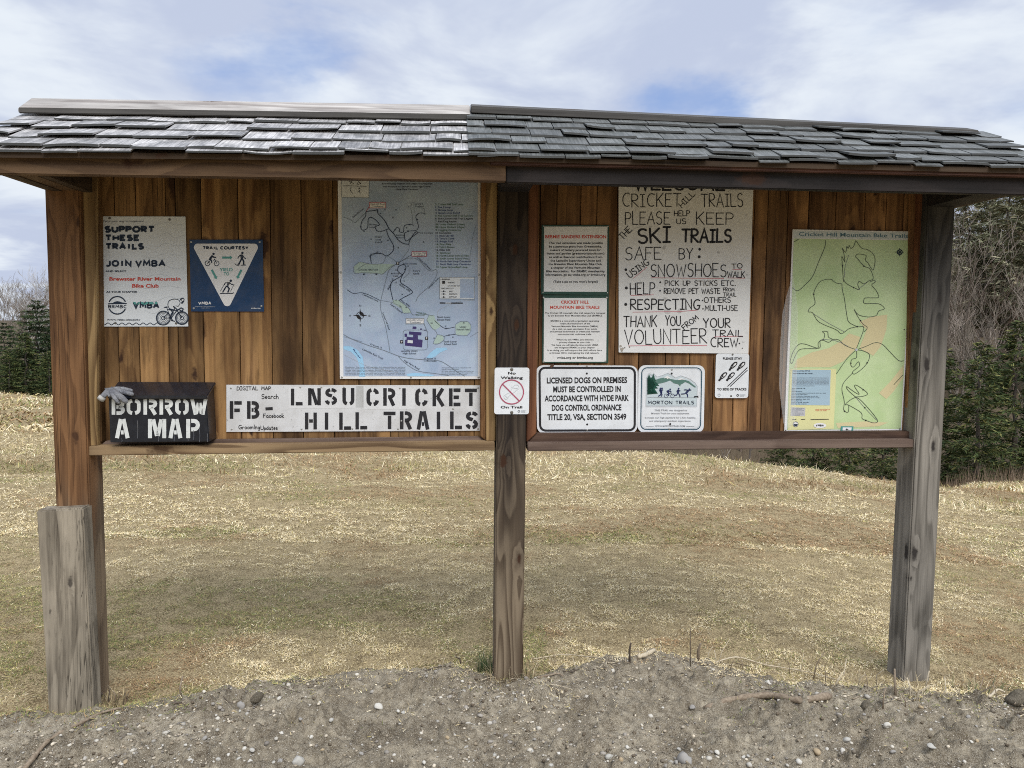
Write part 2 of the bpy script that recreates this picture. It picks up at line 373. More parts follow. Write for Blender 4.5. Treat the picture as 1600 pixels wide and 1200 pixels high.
# ------------------------------------------------------------------ grass: matted dead blades over the field
rng = np.random.default_rng(3)
def blades(n, y0, y1, amax, length, width, lay):
    u = rng.random(n); y = y0*(y1/y0)**u if y0 > 0 else y0+(y1-y0)*u
    x = (rng.random(n)*2-1)*(amax*y+0.6)
    return x, y
def grass_mesh(n, y0, y1, L0, L1, W, up):
    u = rng.random(n); y = 1/np.sqrt(1/y0**2 + u*(1/y1**2-1/y0**2)) if False else y0*(y1/y0)**u
    x = (rng.random(n)*2-1)*(0.80*y+0.8)
    zb_ = bank(x, y); zg_ = ground(x, y); tt_ = np.interp(x, _bx, _by)-y
    keep = (zb_ < zg_+0.005) | (rng.random(n) < np.exp(-np.clip(tt_, 0, 9)/0.13)*0.42*(0.25+1.5*vnoise(x*5, y*5, 9)))
    x = x[keep]; y = y[keep]; n = len(x)
    z = np.maximum(zb_, zg_)[keep]
    cl = fbm(x*9, y*9, 2, 81); thin_ = rng.random(n) < np.clip(0.55+(cl-0.35)*2.6, 0.35, 1); x = x[thin_]; y = y[thin_]; z = z[thin_]; cl = cl[thin_]; n = len(x)
    z = z+np.clip(cl-0.42, 0, 1)*0.03
    px = fbm(x*1.1+11, y*1.4+3, 4, 31); py = fbm(x*1.8+4, y*3.4, 3, 41); pg = fbm(x*0.8+40, y*1.3+7, 4, 51)
    r = rng.random(n)
    straw = np.array([0.57, 0.46, 0.265]); pale = np.array([0.72, 0.63, 0.435]); brown = np.array([0.31, 0.205, 0.11]); green = np.array([0.17, 0.19, 0.065]); olive = np.array([0.36, 0.305, 0.125])
    c = np.tile(straw, (n, 1))
    c[r < 0.30] = pale
    c[r > 0.84] = olive*1.05
    band = fbm(x*0.35+60, y*0.6, 4, 71)
    br = np.clip((px-0.47)*5.0 + (0.5-py)*2.4 + (band-0.5)*3.2, 0, 0.88)
    c[rng.random(n) < br] = brown
    neargreen = np.clip((5.0-y)/1.0, 0, 1)*np.where(x < 0.2, 1.25, 0.35)
    gr = np.clip((pg-0.51)*3.2 + neargreen*0.75*np.clip((pg-0.25)*3, 0, 1), 0, 0.68)
    sel = rng.random(n) < gr
    c[sel] = green
    sel2 = rng.random(n) < gr*0.5
    c[sel2] = olive
    c *= 1.12*(0.66+0.48*rng.random((n, 1)))*(0.78+0.48*np.clip((cl-0.25)*1.7, 0, 1))[:, None]*(1.0-0.18*np.clip((band-0.5)*4, 0, 1))[:, None]
    th = rng.random(n)*2*math.pi; L = (L0+(L1-L0)*rng.random(n)**1.6)
    el = np.abs(rng.normal(0.0, up, n))+0.08
    el = np.minimum(el, 1.35)
    dx = np.cos(th)*np.cos(el); dy = np.sin(th)*np.cos(el); dz = np.sin(el)
    sx = -np.sin(th); sy = np.cos(th)
    wd = W*(0.6+0.8*rng.random(n))
    base = np.stack([x, y, z-0.002], -1)
    side = np.stack([sx*wd, sy*wd, rng.normal(0, 0.4, n)*wd], -1)
    mid = base+np.stack([dx, dy, dz], -1)*(L*0.55)[:, None]
    tip = base+np.stack([dx*L*1.0, dy*L*1.0, dz*L*0.80], -1)
    v = np.stack([base-side*0.5, base+side*0.5, mid+side*0.4, tip, mid-side*0.4], 1).reshape(-1, 3)
    i = np.arange(n)*5
    f = np.concatenate([np.stack([i, i+1, i+2, i+4], -1)])
    f2 = np.stack([i+4, i+2, i+3, i+3], -1)
    return v, f, f2, np.repeat(c, 5, axis=0)
vs, fs, cs = [], [], []; b0 = 0
for (n, y0, y1, L0, L1, W, up) in ((560000, 2.85, 6.5, 0.008, 0.028, 0.0021, 0.38), (360000, 6.0, 13.5, 0.014, 0.042, 0.0040, 0.34), (22000, 9.0, 13.0, 0.06, 0.15, 0.006, 0.6), (70000, 13.0, 44.0, 0.10, 0.22, 0.020, 0.5)):
    v, f, f2, c = grass_mesh(n, y0, y1, L0, L1, W, up)
    tri = np.concatenate([f[:, [0, 1, 2]], f[:, [0, 2, 3]], f2[:, [0, 1, 2]]])
    vs.append(v); fs.append(tri+b0); cs.append(c); b0 += len(v)
gm = mesh_np('grass', np.concatenate(vs), np.concatenate(fs), np.concatenate(cs))
GRASS = attr_mat('dead_grass', 0.85, spec=0.12)
g_o = link('grass', gm, GRASS)
tag(g_o, 'mown dead straw coloured grass covering the field behind the notice kiosk', 'grass', kind='stuff')

# ------------------------------------------------------------------ stones
def stone_shape(seed, flat_=0.7, sub=1):
    bm = bmesh.new(); bmesh.ops.create_icosphere(bm, subdivisions=sub, radius=1.0)
    rr = random.Random(seed)
    ax = [Vector((rr.uniform(-1, 1), rr.uniform(-1, 1), rr.uniform(-1, 1))).normalized() for _ in range(5)]
    amp = [rr.uniform(0.05, 0.22) for _ in ax]; cut = [rr.uniform(0.55, 0.9) for _ in ax]
    for v in bm.verts:
        p = v.co.copy(); k = 1.0
        for a, q, c_ in zip(ax, amp, cut):
            dd = p.dot(a)
            if dd > c_: k *= 1-(dd-c_)*0.8
            k += q*0.35*math.sin(3*dd+seed)
        v.co = Vector((p.x*1.15*k, p.y*0.9*k, p.z*flat_*k))
    V = np.array([v.co[:] for v in bm.verts]); Fc = np.array([[v.index for v in f.verts] for f in bm.faces]); bm.free()
    return V, Fc
shapes = [stone_shape(i, 0.55+0.06*(i % 6)) for i in range(10)]
vs, fs, cs = [], [], []; b0 = 0
NP = 7500
NP = 62000
px_ = (rng.random(NP)*2-1)*2.75; py_ = 2.35+rng.random(NP)*1.75
yb_ = np.interp(px_, _bx, _by)
dens = fbm(px_*1.6, py_*2.2, 3, 61)
ok = (py_ < yb_+0.02) & (rng.random(NP) < np.clip(0.2+(dens-0.35)*2.0+np.clip((2.9-py_)*1.4, 0, 0.6), 0.08, 1))
for x, y in zip(px_[ok], py_[ok]):
    V, Fc = shapes[rng.integers(10)]
    crumb = rng.random() < 0.55
    s = 0.0018+0.0055*rng.random()**4 if rng.random() > 0.06 else 0.005+0.009*rng.random()
    if crumb: s = 0.0022+0.0075*rng.random()**4
    a = rng.random()*6.28; ca, sa = math.cos(a), math.sin(a)
    P = V*s; P = np.stack([P[:, 0]*ca-P[:, 1]*sa, P[:, 0]*sa+P[:, 1]*ca, P[:, 2]], -1)
    P += np.array([x, y, float(bank(x, y))+s*0.2])
    tone_ = np.array([[0.42, 0.39, 0.34], [0.50, 0.47, 0.41], [0.32, 0.29, 0.25], [0.24, 0.215, 0.185], [0.20, 0.17, 0.13], [0.58, 0.54, 0.46]][rng.integers(6)])*(0.70+0.4*rng.random())
    if crumb: tone_ = np.array([[0.26, 0.215, 0.155], [0.36, 0.305, 0.23], [0.12, 0.094, 0.065], [0.50, 0.44, 0.345]][rng.integers(4)])*(0.75+0.5*rng.random())
    vs.append(P); fs.append(Fc+b0); cs.append(np.tile(tone_, (len(P), 1))); b0 += len(P)
STONE = attr_mat('pebble_stone', 0.8, spec=0.25)
gv = link('gravel', mesh_np('gravel', np.concatenate(vs), np.concatenate(fs), np.concatenate(cs)), STONE)
tag(gv, 'pale grit and small pebbles strewn over the soil bank', 'gravel', kind='stuff')

def stone_mat(name, c):
    m, t, b = principled(name)
    tc = t.new('ShaderNodeTexCoord')
    n_ = t.noise(tc.outputs['Object'], 60.0, 5, 0.65); n2_ = t.noise(tc.outputs['Object'], 300.0, 2, 0.6)
    cc = t.mix(t.rng(n_, 0.35, 0.7), tuple(x*0.72 for x in c), c)
    cc = t.mix(t.rng(n2_, 0.55, 0.7, 0, 0.5), cc, tuple(x*0.4 for x in c))
    t.set(b, 'Base Color', cc); t.set(b, 'Roughness', 0.8); t.set(b, 'Specular IOR Level', 0.2)
    return m
SM = {'pale': stone_mat('pale_stone', (0.50, 0.48, 0.43)), 'grey': stone_mat('grey_stone', (0.36, 0.34, 0.31)), 'tan': stone_mat('tan_stone', (0.46, 0.36, 0.23)), 'white': stone_mat('white_stone', (0.66, 0.63, 0.56)), 'soil': SOIL}
smesh = {}
def stone(px, py, w, kind, label=None, hh=0.75, seed=None, sink=0.25):
    p = G(px, py, 0.02)
    for _ in range(4): p = G(px, py, float(bank(p.x, p.y)))
    s = w*p.y/FPX/2/1.1
    seed = seed if seed is not None else int(px) % 8
    key = (kind, seed)
    if key not in smesh:
        V, Fc = stone_shape(seed+3, 0.78, 3)
        V = V + (np.array([fbm(V[:, 0]*2.2+i*7+seed, V[:, 1]*2.2+V[:, 2]*1.7, 3, 5+i) for i in range(3)]).T-0.5)*0.28
        smesh[key] = mesh_np('stone', V, Fc, smooth=True); smesh[key].materials.append(SM[kind])
    o = bpy.data.objects.new('stone', smesh[key]); COL.objects.link(o)
    o.scale = (s, s, s*hh/0.75); o.rotation_euler = (0.1, 0.1, px*0.7)
    o.location = (p.x, p.y, p.z + s*(0.6-sink))
    if label: tag(o, label, 'stone', 'stones on the soil bank')
    else: tag(o, 'small loose pebble lying among the grit of the soil bank', 'stone', 'small pebbles on the soil bank')
    return o
stone(1071, 1192, 26, 'grey', 'largest grey stone at the bottom edge below the white welcome notice', 0.9, 1)
stone(467, 1192, 21, 'pale', 'round pale stone at the bottom edge left of centre', 0.85, 2)
stone(438, 1191, 11, 'grey', 'small dark stone just left of the round pale one', 0.8, 3)
stone(592, 1106, 15, 'white', 'white stone high on the bank left of the middle post', 0.7, 4)
stone(376, 1105, 14, 'grey', 'grey angular stone on the left slope of the bank', 0.9, 5)
stone(294, 1194, 16, 'white', 'white flat stone at the bottom edge on the left', 0.55, 6)
stone(330, 1191, 12, 'pale', 'pale pebble just left of the map box at the bottom edge', 0.6, 7) if False else None
stone(1201, 1069, 12, 'white', 'white rounded stone on the crest right of the middle post', 0.8, 2)
stone(1323, 1158, 13, 'pale', 'pale stone on the bank below the green trail map', 0.8, 4)
stone(1249, 1192, 13, 'white', 'white stone at the bottom edge right of the largest grey one', 0.8, 6)
stone(1277, 1177, 15, 'tan', 'brown tilted stone near the bottom edge below the green map', 0.7, 3)
stone(1386, 1135, 11, 'white', 'upright white pebble below the right post', 1.0, 5)
stone(903, 1092, 9, 'tan', 'yellow tan pebble on the bank right of the middle post', 0.9, 1)
stone(971, 1189, 11, 'tan', 'cream oval pebble at the bottom edge left of the largest grey stone', 1.0, 6)
stone(952, 1184, 13, 'pale', 'pale pebble at the bottom edge beside the cream oval one', 0.8, 7)
stone(1592, 1104, 44, 'soil', 'big half buried soil covered stone at the right edge', 0.9, 2, 0.2)
stone(1455, 1168, 16, 'pale', 'flat pale stone on the bank below and right of the right post', 0.4, 3)
stone(580, 1113, 14, 'tan', 'brown clod shaped stone beside the white stone left of the middle post', 0.9, 2) if False else None
stone(1082, 1107, 11, 'grey', 'small grey stone mid bank below the snow track notice', 0.8, 2)
stone(283, 1141, 11, 'white', 'white pebble alone on the left slope of the bank', 0.7, 1)
stone(320, 1155, 9, 'grey', 'grey pebble low on the left slope near the white one', 0.9, 4)
stone(602, 1082, 18, 'soil', 'lump of caked soil on the bank left of the middle post', 1.0, 5, 0.15)
stone(400, 1093, 20, 'soil', 'brown clod behind the grey angular stone on the left slope', 0.9, 6, 0.2)
stone(1358, 1111, 24, 'soil', 'dark clod of soil on the bank left of the right post', 0.9, 1, 0.2)
for k in range(84):
    x = random.uniform(170, 1590); y = random.choice([random.uniform(1100, 1198), random.uniform(1165, 1198)])
    if y < 1100-0.03*(x-900)/10 and x < 500: y += 40
    stone(x, y, random.uniform(4.0, 9.5), random.choice(['pale', 'white', 'grey', 'tan', 'pale', 'white']), None, random.uniform(0.5, 0.9), k % 8)
# ------------------------------------------------------------------ the kiosk
BRN_L, BRN_D = (0.36, 0.205, 0.085), (0.15, 0.072, 0.026)
W_PANEL = wood('pine_boards', (0.335, 0.19, 0.076), (0.125, 0.058, 0.021), 'Z', 7.0, 0.55, 0.7, 1.0, 3.0, 0.42, None, 0.72, 0.85, 0.0, 0.2, fig=1.6)
W_PANEL_R = wood('red_brown_boards', (0.31, 0.165, 0.068), (0.105, 0.046, 0.019), 'Z', 7.0, 0.55, 0.7, 1.1, 3.4, 0.44, None, 0.72, 0.9, 5.0, 0.2, fig=1.6)
W_POST_BROWN = wood('brown_post', (0.25, 0.128, 0.056), (0.105, 0.049, 0.021), 'Z', 9, 0.6, 0.5, 0.55, 4.6, 0.1, ((0.21, 0.155, 0.10), (0.095, 0.066, 0.042), 0.55, 1.05), 0.8, 0.35, 2.0, fig=2.0)
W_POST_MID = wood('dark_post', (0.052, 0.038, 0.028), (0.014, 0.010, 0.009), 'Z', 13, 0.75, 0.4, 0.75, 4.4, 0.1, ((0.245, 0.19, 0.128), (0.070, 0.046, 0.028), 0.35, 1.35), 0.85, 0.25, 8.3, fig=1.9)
W_POST_GREY = wood('grey_post', (0.075, 0.070, 0.064), (0.022, 0.021, 0.020), 'Z', 9, 0.6, 0.7, 0.7, 4.6, 0.1, ((0.285, 0.26, 0.222), (0.10, 0.09, 0.075), 1.15, 2.0), 0.88, 0.3, 4.4, fig=2.0, knotcol=(0.035, 0.03, 0.027))  # darker upper part: dark stain with the eave's shadow painted into the colour
W_STUB = wood('grey_stub', (0.36, 0.31, 0.235), (0.13, 0.108, 0.08), 'Z', 9, 0.5, 0.8, 0.6, 4.4, 0.1, None, 0.9, 0.5, 6.1, 0.5, fig=2.0, knotcol=(0.06, 0.05, 0.04))
W_RAIL = wood('tan_rail', (0.34, 0.235, 0.13), (0.12, 0.072, 0.038), 'X', 6, 0.75, 0.35, 0.5, 2.4, 0.12, None, 0.8, 0.3, 1.0, fig=2.2)
W_RAIL_R = wood('grey_brown_rail', (0.20, 0.145, 0.115), (0.075, 0.046, 0.036), 'X', 8, 0.5, 0.5, 0.5, 2.4, 0.15, None, 0.8, 0.4, 3.0)
W_STILE = wood('tan_stile', (0.36, 0.24, 0.11), (0.13, 0.075, 0.032), 'Z', 12, 0.8, 0.3, 0.6, 3.0, 0.12, None, 0.8, 0.25, 1.7)
W_STILE_R = wood('red_stile', (0.24, 0.105, 0.05), (0.10, 0.036, 0.018), 'Z', 9, 0.5, 0.5, 0.5, 3.0, 0.12, None, 0.75, 0.3, 2.9)
W_FASCIA = wood('fascia_board', (0.135, 0.082, 0.044), (0.055, 0.030, 0.017), 'X', 9, 0.6, 0.45, 0.7, 2.0, 0.1, None, 0.8, 0.3, 9.0, fig=1.8)
W_TRIM = wood('red_trim', (0.115, 0.054, 0.037), (0.034, 0.018, 0.015), 'X', 8, 0.5, 0.6, 0.4, 2.0, 0.1, None, 0.8, 0.6, 3.3)
W_MOULD = wood('brown_moulding', (0.12, 0.072, 0.05), (0.045, 0.025, 0.018), 'X', 8, 0.5, 0.6, 0.4, 2.4, 0.1, None, 0.8, 0.5, 5.3)
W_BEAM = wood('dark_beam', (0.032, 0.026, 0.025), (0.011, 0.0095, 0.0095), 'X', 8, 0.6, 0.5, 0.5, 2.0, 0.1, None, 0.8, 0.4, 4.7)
W_DECK = wood('deck_boards', (0.075, 0.05, 0.032), (0.035, 0.022, 0.013), 'X', 8, 0.5, 0.5, 0.5, 2.5, 0.1, None, 0.85, 0.4, 1.2)
W_CAP_L = wood('bleached_cap', (0.52, 0.49, 0.455), (0.25, 0.22, 0.20), 'X', 8, 0.5, 0.8, 0.5, 2.2, 0.1, None, 0.75, 0.6, 2.2, fig=2.0)
W_CAP_R = wood('dark_cap', (0.105, 0.10, 0.092), (0.045, 0.042, 0.04), 'X', 8, 0.4, 0.6, 0.4, 2.2, 0.1, None, 0.75, 0.4, 6.2)
# shingles: split weathered wood, grain running down the slope (local v)
def shingle_mat(name, c0, c1, c2, rough):
    m, t, b = principled(name)
    tc = t.new('ShaderNodeTexCoord'); at = t.new('ShaderNodeAttribute', attribute_name='tone')
    sc_ = t.new('ShaderNodeSeparateColor'); t.set(sc_, 0, at.outputs['Color'])
    p = t.vmath('ADD', tc.outputs['Object'], t.scale(at.outputs['Color'], (3.0, 9.0, 0.0)))
    g1 = t.noise(t.scale(p, (130, 6, 6)), 1.0, 4, 0.7)
    g2 = t.noise(t.scale(p, (14, 9, 9)), 1.0, 5, 0.65)
    col = t.mix(t.rng(g1, 0.38, 0.62), c0, c1)
    col = t.mix(t.rng(g2, 0.42, 0.68, 0, 0.8), col, c2)
    tv = t.rng(sc_.outputs[0], 0, 1, 0.62, 1.38)
    cx = t.new('ShaderNodeCombineXYZ')
    for i in range(3): t.set(cx, i, tv)
    col = t.mix(1.0, col, cx.outputs[0], 'MULTIPLY')
    # butt ends darkened: weathering plus underside shade put into the colour
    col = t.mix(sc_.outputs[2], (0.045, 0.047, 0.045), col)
    t.set(b, 'Base Color', col); t.set(b, 'Roughness', rough); t.set(b, 'Specular IOR Level', 0.5)
    bp = t.new('ShaderNodeBump', inp={'Strength': 0.5, 'Distance': 0.004}); t.set(bp, 'Height', t.math('ADD', g1, g2)); t.l.new(bp.outputs[0], b.inputs['Normal'])
    return m
M_SH_L = shingle_mat('silver_shingle', (0.58, 0.56, 0.545), (0.27, 0.26, 0.255), (0.085, 0.085, 0.083), 0.5)
M_SH_R = shingle_mat('slate_grey_shingle', (0.155, 0.16, 0.155), (0.068, 0.073, 0.071), (0.042, 0.047, 0.040), 0.55)

kiosk = thing('notice_kiosk', 'large wooden two bay notice kiosk with a shingled roof on three posts', 'notice board', KO, YAW)
VP0, VP1 = -0.10, 0.04            # post front and back
def post(name_px, half, mat, z0, z1, tone=(0.5, 0.3, 0.5)):
    c = K(name_px, 700, VP0).x
    mb = MB(); mb.box(c-half, c+half, VP0, VP1, z0, z1, tone)
    return mb.build('post', mat, kiosk, bevel=0.006), c
pl_o, UL = post(110.5, 0.070, W_POST_BROWN, -0.25, 2.36, (0.5, 0.1, 0.5))
pl_o['label'] = 'warm brown left post fading to grey at its foot'
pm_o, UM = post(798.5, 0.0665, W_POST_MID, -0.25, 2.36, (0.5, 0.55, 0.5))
pm_o['label'] = 'dark middle post with swirling grain'
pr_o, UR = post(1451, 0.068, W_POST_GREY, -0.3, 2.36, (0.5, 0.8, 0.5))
pr_o['label'] = 'weathered grey right post'
rr = random.Random(5)
def boards(px_edges, ytop, ybot, mat, name):
    mb = MB()
    us = [K(x, 480, 0.0).x for x in px_edges]
    zb = K((px_edges[0]+px_edges[-1])/2, ybot, 0.0).z
    for i in range(len(us)-1):
        gapw = 0.0016
        tn = (rr.uniform(0.15, 0.85), rr.random(), rr.random())
        dv = rr.uniform(0, 0.0015)
        mb.box(us[i]+gapw, us[i+1]-gapw, dv, 0.02, zb-0.02, 2.34, tn)
    o = mb.build(name, mat, kiosk, bevel=0.0018, segs=1)
    return o
boards([128, 183, 216, 262, 277, 317, 374, 424, 472, 521, 560, 610, 655, 700, 742, 782], 280, 690, W_PANEL, 'board_panel')['label'] = 'honey brown plank panel of the left bay'
boards([812, 842, 868, 905, 930, 962, 1000, 1042, 1080, 1118, 1150, 1174, 1195, 1226, 1258, 1300, 1345, 1378, 1405, 1446], 285, 680, W_PANEL_R, 'board_panel')['label'] = 'redder plank panel of the right bay'
# backing boards behind, closing the seams
mb = MB(); mb.box(UL, UR, 0.022, 0.036, K(780, 690).z-0.01, 2.33); mb.build('backing_panel', W_DECK, kiosk)

def rail(name, quad, v0, v1, mat, label=None, tone=None, bevel=0.003):
    a = [K(x, y, v0) for x, y in quad]
    b_ = [Vector((p.x, v1, p.z)) for p in a]
    mb = MB(); mb.hexa([tuple(p) for p in a], [tuple(p) for p in b_], tone or (rr.random(), rr.random(), 0.5))
    o = mb.build(name, mat, kiosk, bevel=bevel)
    if label: o['label'] = label
    return o
# left bay frame
rail('sill', [(137, 712), (773, 704), (773, 690), (137, 697.5)], -0.088, 0.0, W_RAIL, 'pale sill board with swirling grain under the left bay', (0.6, 0.2, 0.5))
rail('moulding', [(155, 697), (760, 690), (748, 682.5), (165, 689)], -0.03, -0.001, W_RAIL_R)
rail('stile', [(137.2, 697), (152, 697), (148.5, 262), (123, 262)], -0.07, -0.001, W_STILE)
rail('moulding', [(152.4, 697), (158.5, 690), (153.5, 262), (149, 262)], -0.045, -0.002, W_PANEL)
rail('stile', [(759.5, 689.5), (774, 689.5), (777.5, 262), (760.5, 262)], -0.07, -0.001, W_STILE, None, (0.6, 0.9, 0.2))
rail('moulding', [(751, 682), (759, 689), (760, 262), (752, 262)], -0.045, -0.002, W_PANEL_R)
# right bay frame
rail('sill', [(824.5, 705), (1433, 699.5), (1433, 686.5), (824.5, 692)], -0.088, 0.0, W_RAIL_R, 'grey brown sill board under the right bay', (0.5, 0.7, 0.5))
rail('moulding', [(825, 691.6), (1432, 686), (1424, 674), (838, 677.5)], -0.05, -0.001, W_MOULD)
rail('stile', [(823, 691), (838, 677), (841, 262), (825, 262)], -0.055, -0.001, W_STILE_R)
rail('stile', [(1428, 678), (1436, 687), (1446.5, 262), (1437, 262)], -0.06, -0.001, W_STILE_R, None, (0.7, 0.4, 0.4))
rail('moulding', [(1418, 674), (1427.5, 678), (1436.5, 262), (1425, 262)], -0.03, -0.002, W_PANEL_R)

# ---- roof
VE, VR = -0.50, -0.03             # eave edge and ridge line depths
def zline(p0, p1): return lambda u: p0.z + (p1.z-p0.z)*(u-p0.x)/(p1.x-p0.x)
ULE, URE = K(44, 177, VR).x, K(1534, 208, VR).x
UJ = K(772, 243, VE).x            # joint between the two roofs
eL = zline(K(0, 236.5, VE), K(770, 243.5, VE)); rL = zline(K(40, 177, VR), K(735, 187, VR))
eR = zline(K(790, 243.5, VE), K(1590, 262, VE)); rR = zline(K(740, 177, VR), K(1529, 207, VR))
def roof_half(u0, u1, ze, zr, rows, mat, name, seed, wmin, wmax, warp):
    q = random.Random(seed); mb = MB()
    for side in (1, -1):
        for k in range(-1, rows):
            u = u0 + (0 if k % 2 == 0 else -0.0)
            first = True
            while u < u1-0.01:
                wdt = q.uniform(wmin, wmax)
                if first: wdt *= q.uniform(0.4, 1); first = False
                ue = min(u+wdt, u1+q.uniform(-0.01, 0.012))
                if u1-ue < 0.05: ue = u1+q.uniform(-0.005, 0.012)
                s0 = max(k, 0)/(rows+0.45) - (0.03 if k < 0 else 0) + q.uniform(-0.02, 0.012)
                s1 = min(s0 + 1.6/(rows+0.45), 0.985)
                th = q.uniform(0.005, 0.0095)
                lift = (0.0 if k < 0 else 0.0155) + abs(q.gauss(0, 0.007))
                a0, a1 = q.gauss(0, warp), q.gauss(0, warp); cup = q.gauss(0, warp*1.1)
                tn = (min(1, max(0, q.gauss(0.5, 0.2))), q.random(), q.random())
                if q.random() < 0.02 and k > 0 and side == 1: u = ue; continue          # a slipped or broken shingle
                NSEG = 4; vs = []
                for layer in (0, 1):
                    for j in range(NSEG+1):
                        f = j/NSEG; uu = u+0.002+(ue-u-0.004)*f
                        for s in (s0, s1):
                            vv = VE+(VR-VE)*s
                            zz = ze(uu)+(zr(uu)-ze(uu))*s
                            h = (lift + (a0*(1-f)+a1*f) + cup*(4*(f-0.5)**2-0.5)) if s == s0 else 0.003
                            h = max(h, 0.001)
                            h += layer*(th if s == s0 else 0.005)
                            vs.append((uu, vv if side == 1 else 2*VR-vv, zz+h))
                n2 = (NSEG+1)*2; fs = []; butt = []
                for j in range(NSEG):
                    a = j*2; fs.append((n2+a, n2+a+2, n2+a+3, n2+a+1)); fs.append((a, a+1, a+3, a+2))
                    butt.append((a, a+2, n2+a+2, n2+a)); fs.append((a+1, n2+a+1, n2+a+3, a+3))
                fs.append((0, n2, n2+1, 1)); e = NSEG*2; fs.append((e, e+1, n2+e+1, n2+e))
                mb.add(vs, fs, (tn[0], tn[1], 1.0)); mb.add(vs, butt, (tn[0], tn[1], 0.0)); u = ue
    return mb.build(name, mat, kiosk)
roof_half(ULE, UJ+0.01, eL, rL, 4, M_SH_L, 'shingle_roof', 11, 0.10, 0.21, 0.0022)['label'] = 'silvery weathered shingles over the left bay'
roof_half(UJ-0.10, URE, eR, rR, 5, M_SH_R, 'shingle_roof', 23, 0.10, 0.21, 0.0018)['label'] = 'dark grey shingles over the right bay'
def deck(u0, u1, ze, zr):
    mb = MB()
    for side in (1, -1):
        P = lambda u, s, d: (u, (VE+(VR-VE)*s) if side == 1 else 2*VR-(VE+(VR-VE)*s), ze(u)+(zr(u)-ze(u))*s-d)
        mb.hexa([P(u0, 0.0, 0.002), P(u1, 0.0, 0.002), P(u1, 1, 0.002), P(u0, 1, 0.002)], [P(u0, 0.0, 0.022), P(u1, 0.0, 0.022), P(u1, 1, 0.022), P(u0, 1, 0.022)])
    return mb.build('roof_deck', W_DECK, kiosk)
deck(ULE+0.01, UJ, eL, rL); deck(UJ+0.001, URE-0.01, eR, rR)
# ridge caps
def cap(px0, px1, v0, v1, mat, label, slope=0.0):
    (xa, yta, yba), (xb, ytb, ybb) = px0, px1
    A, B = K(xa, yba, v0), K(xb, ybb, v0); A2, B2 = K(xa, yta, v0), K(xb, ytb, v0)
    mb = MB()
    mb.hexa([tuple(A), tuple(B), tuple(B2), tuple(A2)], [(A.x, v1, A.z+slope), (B.x, v1, B.z+slope), (B2.x, v1, B2.z+slope), (A2.x, v1, A2.z+slope)])
    # matching board over the far slope
    w2 = v1-v0
    mb.hexa([(A.x, v1+0.001, A.z+slope), (B.x, v1+0.001, B.z+slope), (B2.x, v1+0.001, B2.z+slope+0.002), (A2.x, v1+0.001, A2.z+slope+0.002)],
            [(A.x, v1+w2, A.z), (B.x, v1+w2, B.z), (B2.x, v1+w2, B2.z), (A2.x, v1+w2, A2.z)])
    o = mb.build('ridge_board', mat, kiosk, bevel=0.003); o['label'] = label
cap((28, 168, 176), (735, 178.5, 187), -0.115, -0.01, W_CAP_L, 'bleached pale ridge board of the left roof', 0.068)
cap((736, 165.5, 176.5), (1530, 203.5, 211), -0.10, -0.01, W_CAP_R, 'dark grey ridge board of the right roof', 0.033)
# fascias and eave beams
rail('fascia', [(-130, 269.5), (790.5, 283.5), (790.5, 243.5), (-130, 235.5)], -0.475, -0.437, W_FASCIA, 'long brown fascia board along the left eave', (0.5, 0.3, 0.5))
rail('fascia', [(766, 257.5), (1680, 279), (1680, 265), (766, 244.5)], -0.492, -0.470, W_TRIM, 'narrow reddish trim board under the right shingles', (0.5, 0.6, 0.5))
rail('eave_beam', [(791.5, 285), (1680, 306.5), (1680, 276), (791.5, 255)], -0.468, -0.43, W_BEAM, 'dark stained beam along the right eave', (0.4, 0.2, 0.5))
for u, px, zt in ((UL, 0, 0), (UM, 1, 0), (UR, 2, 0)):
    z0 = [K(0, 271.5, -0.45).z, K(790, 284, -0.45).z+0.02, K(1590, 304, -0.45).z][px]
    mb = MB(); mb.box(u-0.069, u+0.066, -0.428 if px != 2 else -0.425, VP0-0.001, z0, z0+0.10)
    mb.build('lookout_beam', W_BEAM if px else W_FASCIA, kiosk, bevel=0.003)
for u, ze, zr in ((ULE+0.25, eL, rL), (UL-0.02, eL, rL), (UR+0.02, eR, rR), (URE-0.06, eR, rR)):
    mb = MB()
    zb = ze(u)-0.075
    a = [(u-0.018, VE+0.075, zb), (u-0.018, 2*VR-VE-0.075, zb), (u-0.018, VR, zr(u)-0.026)]
    mb.add(a+[(x+0.036, y, z) for x, y, z in a], [(0, 1, 2), (5, 4, 3), (0, 3, 4, 1), (1, 4, 5, 2), (2, 5, 3, 0)])
    mb.build('gable_board', W_DECK, kiosk)
# back eave boards
mb = MB(); mb.box(ULE+0.02, URE-0.02, 2*VR-VE-0.06, 2*VR-VE-0.025, eL(0)-0.12, eL(0)-0.045); mb.build('fascia', W_FASCIA, kiosk)

rail('ridge_dark_front', [(28.5, 176.3), (735, 187.3), (735, 178), (28.5, 167.6)], -0.128, -0.116, W_CAP_R, 'narrow dark strip added over the front edge of the left ridge board')  # strip added so the board's front looks darker than its bleached top
# ---- short weathered timber leaning against the left post
P0 = KW(K(98, 1112, -0.17)); stub = thing('timber_stub', 'short weathered grey timber standing against the foot of the left post', 'timber', (P0.x, P0.y, 0.0), YAW)
def SL(px, py, v): p = K(px, py, v); return (p.x-K(98, 1112, -0.17).x, v+0.17, p.z)
fq = [(76, 1125), (146, 1122), (129.5, 794), (56.5, 798)]
vf = [-0.205, -0.205, -0.165, -0.165]; 
mb = MB()
fr_ = [SL(x, y, v) for (x, y), v in zip(fq, vf)]
bk_ = [(x, y+0.085, z-(0.0)) for x, y, z in fr_]
mb.hexa(fr_, bk_)
sto = mb.build('timber', W_STUB, stub, bevel=0.006)
